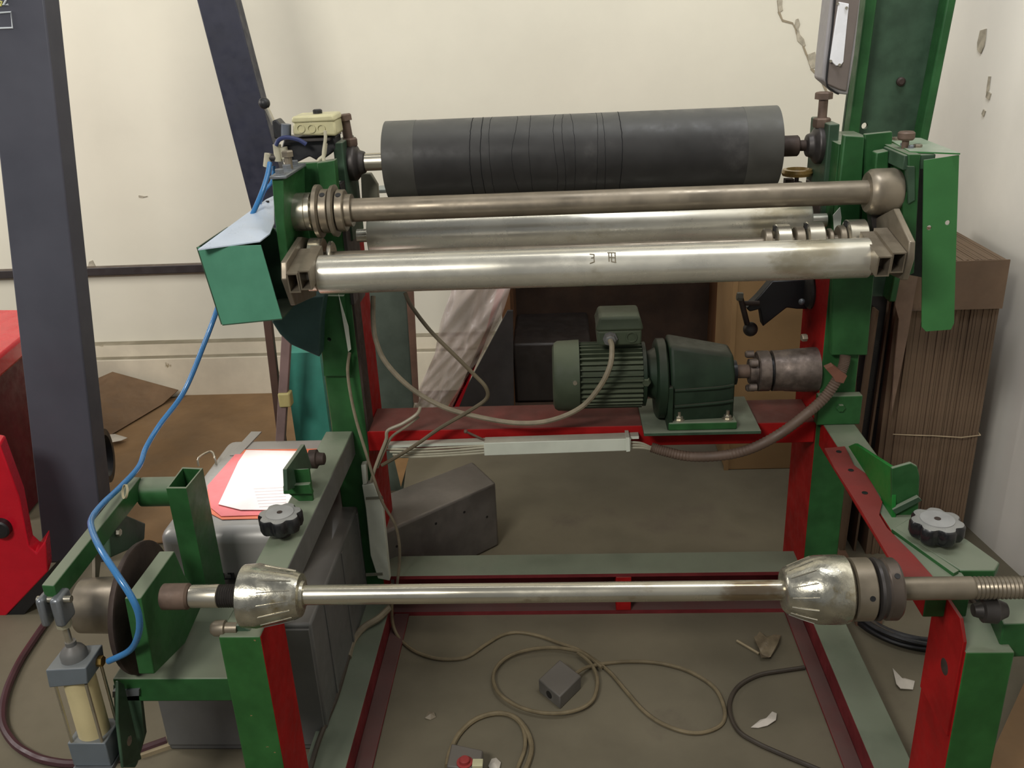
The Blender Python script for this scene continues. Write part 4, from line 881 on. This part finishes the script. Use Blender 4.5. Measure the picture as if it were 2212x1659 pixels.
# stencilled marks
wpt = mat('stencil_white', (190, 196, 200), rough=.5); ypt = mat('stencil_yellow', (206, 200, 120), rough=.5)
def onp(pts, nm, mt, r=.003): part(G().tube(pp(pts, Y=.1385), r, n=6, sub=1), nm, mt, n1)
onp([(-30, 30), (24, 26), (27, 60), (-26, 62)], 'stencil_outline', wpt, .0024)
onp([(-4, 2), (4, 4), (2, 12), (-4, 12)], 'stencil_letter', ypt, .0026)
onp([(6, -4), (16, -4), (7, 11), (18, 10)], 'stencil_letter', wpt, .0026)
n2 = thing('leaning_steel_post', 'dark navy steel post leaning left behind the left end of the rollers', 'post', at(640, 770, Y=.75))
l2 = lambda y: 425+.26*y; r2 = lambda y: 508+.262*y
a0, a1 = at(l2(T1), T1, Y=.75), at(r2(T1), T1, Y=.75); c0, c1 = down(at(l2(0), 0, Y=.75), at(l2(600), 600, Y=.75)), down(at(r2(0), 0, Y=.75), at(r2(600), 600, Y=.75))
part(G().prism([a0, a1, c1, c0], (0, .06, 0)), 'post_body', mat('dark_navy', (34, 36, 52), rough=.5), n2, bev=.003)
# red machine
rm = thing('red_machine', 'red painted machine housing at the left edge behind the navy post', 'machine', (-1.75, -.1, 0))
redm = mat('red_enamel', (196, 28, 44), rough=.25, var=.05, coat=.3)
zrm = .62
tq = pp([(-120, 672), (46, 668), (62, 720), (-10, 790), (-160, 800)], Z=zrm)
part(G().prism(pp([(-220, 668), (50, 668), (64, 715), (-30, 792), (-260, 800)], Z=zrm), (0, 0, -.06)), 'top_cover', redm, rm, bev=.01)
q_ = pp([(-220, 690), (45, 690), (60, 720), (-30, 790), (-260, 800)], Z=zrm-.065)
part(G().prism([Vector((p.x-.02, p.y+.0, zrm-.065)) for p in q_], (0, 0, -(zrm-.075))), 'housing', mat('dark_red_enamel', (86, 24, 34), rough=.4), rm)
dp = pp([(-160, 925), (0, 962), (42, 1075), (62, 1180), (78, 1195), (98, 1168), (104, 1235), (0, 1345), (-200, 1360)], Y=-.12)
dpl = part(G().prism(dp, (-.02, .06, 0)), 'lower_panel', redm, rm, bev=.004)
part(G().lathe(at(6, 1137, Y=-.12), (.1, -1, 0), [(-.01, .026), (.02, .026), (.024, .022)], 28), 'black_knob', black, rm)
part(G().prism(pp([(104, 1235), (110, 1262), (0, 1385), (-200, 1400), (-200, 1360), (0, 1345)], Y=-.118), (0, .06, 0)), 'plinth', black, rm)
# sheets of cardboard on the floor and against the wall
def leaf(pts3, label, mt, name='cardboard_sheet', grp=None, th=.005, cat='cardboard'):
    P3 = [Vector(p) for p in pts3]; n = (P3[1]-P3[0]).cross(P3[2]-P3[0]).normalized()*th
    return tag(part(G().prism(P3, n), name, mt), label, cat, grp)
leaf([at(180, 900, Z=.012), at(430, 800 if False else 848, Z=.012), at(640, 846, Z=.012), at(660, 1150, Z=.012), at(200, 1180, Z=.012)], 'large orange brown cardboard sheet lying on the floor behind the metal case', mat('orange_cardboard', (126, 98, 66), rough=.8, var=.14, vscale=3))
leaf([at(190, 826, Y=1.36), at(243, 803, Y=1.40), at(385, 842, Y=1.38), at(352, 872, Z=.02), at(238, 940, Z=.02), at(170, 960, Z=.02)], 'dark brown cardboard sheet propped up against the wall foot at left', mat('brown_cardboard', (112, 88, 64), rough=.85, var=.1))
scrap([(232, 940), (248, 938), (275, 946), (262, 952), (240, 956)], 'paper_scrap', ppm, 'small pale scrap on the brown cardboard behind the navy post', 'paper scrap', z=.03)
tag(part(G().ring(at(225, 985, Y=.33), (1, .25, 0), [(-.01, .085), (.01, .085), (.01, .065), (-.01, .065)], 36), 'cable_reel', black), 'dark round reel rim peeking out behind the wide navy post', 'reel')
# teal leg + two bars behind left post
tag(part(G().prism(pp([(604, 700), (625, 700), (660, 740), (690, 740), (730, 940), (640, 960), (615, 800)], Y=.30), (0, .08, 0)) if False else G().box(at(636, 930, Y=.28).x, at(712, 930, Y=.28).x, .28, .42, 0, at(660, 762, Y=.28).z), 'teal_cabinet', mat('teal_enamel', (64, 140, 124), rough=.45, var=.08)), 'narrow teal painted cabinet standing behind the left post', 'cabinet')
b1_ = at(596, 930, Y=.2); 
def barr(p0, p1, w_, Y, name, mt, label, d=.02):
    a = at(*p0, Y=Y); b = at(*p1, Y=Y); b = down(a, b); u = Vector((w_/2, 0, 0))
    t = thing(name, label, 'bar', (b.x, Y, 0)); o = part(G().prism([a-u, a+u, b+u, b-u], (0, d, 0)), 'bar_body', mt, t, bev=.002); return t
barr((570, 640), (604, 925), .022, .2, 'steel_bar', mat('brown_bar', (78, 56, 46), rough=.6), 'thin dark brown bar leaning behind the teal guard')
t_ = barr((622, 655), (606, 925), .026, .16, 'steel_bar', mat('mauve_bar', (128, 108, 104), rough=.6), 'pinkish grey bar bound with yellow tape leaning behind the metal case')
q1, q2 = at(613, 850, Y=.155), at(609, 880, Y=.155)
part(G().box(q1.x-.018, q1.x+.016, .152, .185, q2.z, q1.z), 'yellow_tape', mat('yellow_tape', (176, 166, 110), rough=.6, bump=.5), t_, bev=.004)
# grey green board behind the left post
gbd = thing('tall_board', 'tall grey green board with a brown edge behind the left post', 'board', at(840, 1050, Z=0))
part(G().prism(pp([(790, 560), (872, 560), (893, 870), (870, 1060), (800, 1060)], Y=.52), (0, .02, 0)), 'board_face', mat('board_grey_green', (84, 92, 82), rough=.7), gbd)
part(G().prism(pp([(872, 560), (888, 560), (903, 870), (893, 870)], Y=.515), (0, .025, 0)), 'board_edge', mat('board_edge', (124, 92, 76), rough=.7), gbd)
tag(part(G().prism(pp([(850, 985), (884, 985), (866, 1052)], Y=.50), (0, .012, 0)), 'wood_offcut', mat('offcut', (176, 136, 92), rough=.7)), 'tan pointed wood offcut below the trunking at left', 'wood')
# red board in plastic bag
rbd = thing('wrapped_board', 'red board wrapped in clear crumpled plastic leaning behind the machine', 'board', at(960, 950, Y=.62))
part(G().prism(pp([(1092, 560), (1120, 560), (992, 878), (940, 960), (955, 900), (1032, 780)], Y=.66), (0, .02, 0)), 'red_board', mat('bright_red_board', (205, 40, 48), rough=.4), rbd)
g = G(); nx, ny = 34, 60
def bagpt(u, v):
    l = [(985, 600), (950, 700), (938, 770), (905, 840), (893, 885)]; r = [(1110, 600), (1082, 690), (1045, 760), (1005, 820), (975, 885)]
    t = v*4; i = min(3, int(t)); f_ = t-i
    lx = l[i][0]*(1-f_)+l[i+1][0]*f_; ly = l[i][1]*(1-f_)+l[i+1][1]*f_; rx = r[i][0]*(1-f_)+r[i+1][0]*f_; ry = r[i][1]*(1-f_)+r[i+1][1]*f_
    wr_ = .016*math.sin(9*u+7*v+2*math.sin(5*v))+.010*math.sin(17*u-13*v+1.7*math.sin(11*u))+.006*math.sin(31*v+23*u)
    return at(lx*(1-u)+rx*u, ly*(1-u)+ry*u, Y=.60-.05*math.sin(math.pi*u)+wr_)
vs = [bagpt(i/nx, j/ny) for j in range(ny+1) for i in range(nx+1)]
vs += [v+Vector((0, .05, 0)) for v in vs[:]]; N_ = (nx+1)*(ny+1)
fs = []
for j in range(ny):
    for i in range(nx):
        q = (j*(nx+1)+i, j*(nx+1)+i+1, (j+1)*(nx+1)+i+1, (j+1)*(nx+1)+i); fs.append(q); fs.append(tuple(N_+k for k in reversed(q)))
g.add(vs, fs)
part(g, 'plastic_wrap', mat('clear_plastic', (214, 196, 188), rough=.14, var=.06, alpha=.5, bump=.35, bscale=30), rbd, ang=180)
tag(part(G().prism(pp([(1096, 672), (1108, 672)], Y=.90)+[Vector((at(1108, 900, Y=.90).x, .90, 0)), Vector((at(930, 900, Y=.90).x, .90, 0)), at(985, 880, Y=.90)], (0, .015, 0)), 'dark_board', mat('dark_board', (52, 48, 46), rough=.7)), 'dark triangular board between the red board and the wooden cabinet', 'board')
# open wooden cabinet behind the motor
wc = thing('open_wooden_cabinet', 'open fronted brown wooden cabinet behind the motor', 'cabinet', (.3, 1.1, 0))
YC = .97; xl = at(1100, 760, Y=YC).x; xr2 = at(1578, 700, Y=YC).x; ztw = 1.05; zbw = .10
part(G().box(xl-.02, xl+.012, YC, 1.40, zbw, ztw), 'side_panel', wood, wc, bev=.002)
part(G().box(xr2-.012, xr2+.012, YC, 1.40, zbw, ztw), 'side_panel', wood, wc, bev=.002)
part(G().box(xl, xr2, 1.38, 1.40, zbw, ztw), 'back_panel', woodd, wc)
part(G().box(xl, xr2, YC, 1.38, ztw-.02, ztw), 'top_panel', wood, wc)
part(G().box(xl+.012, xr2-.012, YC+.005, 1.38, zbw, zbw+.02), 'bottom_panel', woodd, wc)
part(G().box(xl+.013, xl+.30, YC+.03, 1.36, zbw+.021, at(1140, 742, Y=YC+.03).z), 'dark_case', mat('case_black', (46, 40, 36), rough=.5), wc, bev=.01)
for sx in (xl-.004, xr2-.01):
    part(G().box(sx-.012, sx+.014, YC+.02, YC+.05, 0, zbw), 'foot', woodd, wc); part(G().box(sx-.012, sx+.014, 1.33, 1.36, 0, zbw), 'foot', woodd, wc)
cbx = thing('cardboard_box', 'tall tan cardboard box behind the shaft coupling', 'box', (.75, .8, 0))
YD = .66; xq0, xq1 = at(1566, 1000, Y=YD).x, .98
part(G().box(xq0, xq1, YD, .96, 0, .80), 'carton', cardt, cbx, bev=.003)
part(G().box(xq0-.003, xq0+.012, YD-.004, YD+.004, 0, .80), 'folded_edge', cardt, cbx)
# sheet metal cover on the floor
pg = at(1083, 1178, Z=0); hgt = at(1071, 1042, Y=pg.y).z
tq = pp([(820, 1072), (1021, 996), (1071, 1042), (820, 1154)], Z=hgt)
smc = thing('sheet_metal_cover', 'folded grey sheet metal cover standing on the floor under the beam', 'cover', (tq[2].x-.1, tq[2].y, 0))
part(G().prism(tq, (0, 0, -hgt)), 'cover_body', mat('dull_sheet', (110, 106, 101), metal=.3, rough=.45, var=.12, dust=.4, dcol=(128, 118, 108)), smc, bev=.008, seg=3)
d1 = (tq[2]-tq[3]).normalized()
for t, dzz in ((.12, .06), (.45, .045), (.70, .05), (.9, .10)):
    p = tq[3]+(tq[2]-tq[3])*t-Vector((0, 0, dzz)); nn = d1.cross(Vector((0, 0, 1))).normalized(); nn = nn if nn.y < 0 else -nn
    part(G().cyl(p-nn*.002, p+nn*.0008, .004, n=10), 'hole', black, smc)
# cardboard bundle at right
cbn = thing('cardboard_bundle', 'tall strapped bundle of brown cardboard sheets standing by the right wall', 'cardboard', (.98, .3, 0))
nS = 34; X0, X1 = .862, 1.122
for i in range(nS):
    x = X0+(X1-X0)*i/nS; dy = random.uniform(-.004, .004); h = .866+random.uniform(-.0012, .0012); w3 = (X1-X0)/nS*random.uniform(.86, .97)
    part(G().box(x, x+w3, .13+dy, .50, 0, h), 'sheet', cardb, cbn)
zfl = at(2120, 668, Y=.12).z
part(G().box(X0-.002, X1+.004, .121, .125, zfl, .867), 'cover_flap', mat('cardboard_flap', (118, 96, 76), rough=.85, var=.10, vscale=6, col2=(74, 62, 54), c2=.56, c2w=.12, c2scale=5), cbn)
sz_ = at(2000, 940, Y=.12).z
part(G().tube([(X0+.03, .121, sz_+.004), (1.0, .119, sz_-.002), (X1+.003, .121, sz_-.004), (X1+.004, .3, sz_)], .0016, n=6, sub=2), 'strap', mat('strap_cream', (168, 150, 120), rough=.5), cbn)
for i, (xa_, ln) in enumerate(((.822, .02), (.803, .05), (.784, .0))):
    tag(part(G().prism([Vector((xa_+.01, .125+ln, 0)), Vector((xa_+.016, .125+ln, 0)), Vector((xa_+.016+.018, .125+ln, .80-.03*i)), Vector((xa_+.01+.018, .125+ln, .80-.03*i))], (0, .3, 0)), 'cardboard_sheet', cardb),
        ['loose cardboard sheet leaning on the bundle, nearest to it', 'middle loose cardboard sheet leaning left of the bundle', 'outermost loose cardboard sheet left of the bundle'][i], 'cardboard', 'loose cardboard sheets by the right wall')
tag(part(G().prism(pp([(1936, 560), (1990, 560), (1975, 640), (1962, 720), (1940, 830), (1925, 900), (1932, 790), (1942, 690), (1934, 660)], Y=.10), (0, .006, 0)), 'torn_cardboard', mat('pale_cardboard', (128, 106, 88), rough=.85)), 'torn piece of paler cardboard hanging in front of the loose sheets', 'cardboard')
tag(part(G().prism(pp([(1870, 560), (1945, 560), (1938, 700), (1932, 800), (1912, 960), (1850, 980), (1850, 800)], Y=.16), (0, .02, 0)), 'black_sheet', mat('black_sheet', (36, 34, 36), rough=.35)), 'black plastic sheet standing between the right post and the cardboard', 'sheet')
tag(part(G().box(.735, .80, -.2, .12, 0, .02), 'wooden_plank', mat('plank_brown', (112, 84, 66), rough=.8)), 'brown wooden plank on the floor beside the right beam', 'plank')
tag(part(G().prism([at(2120, 1690, Z=0), at(2215, 1480, Z=0), at(2330, 1500, Z=0), at(2300, 1760, Z=0)], (0, 0, .03)), 'cardboard_flat', mat('orange_cardboard', (126, 98, 66))), 'orange brown flat cardboard on the floor at the bottom right corner', 'cardboard')
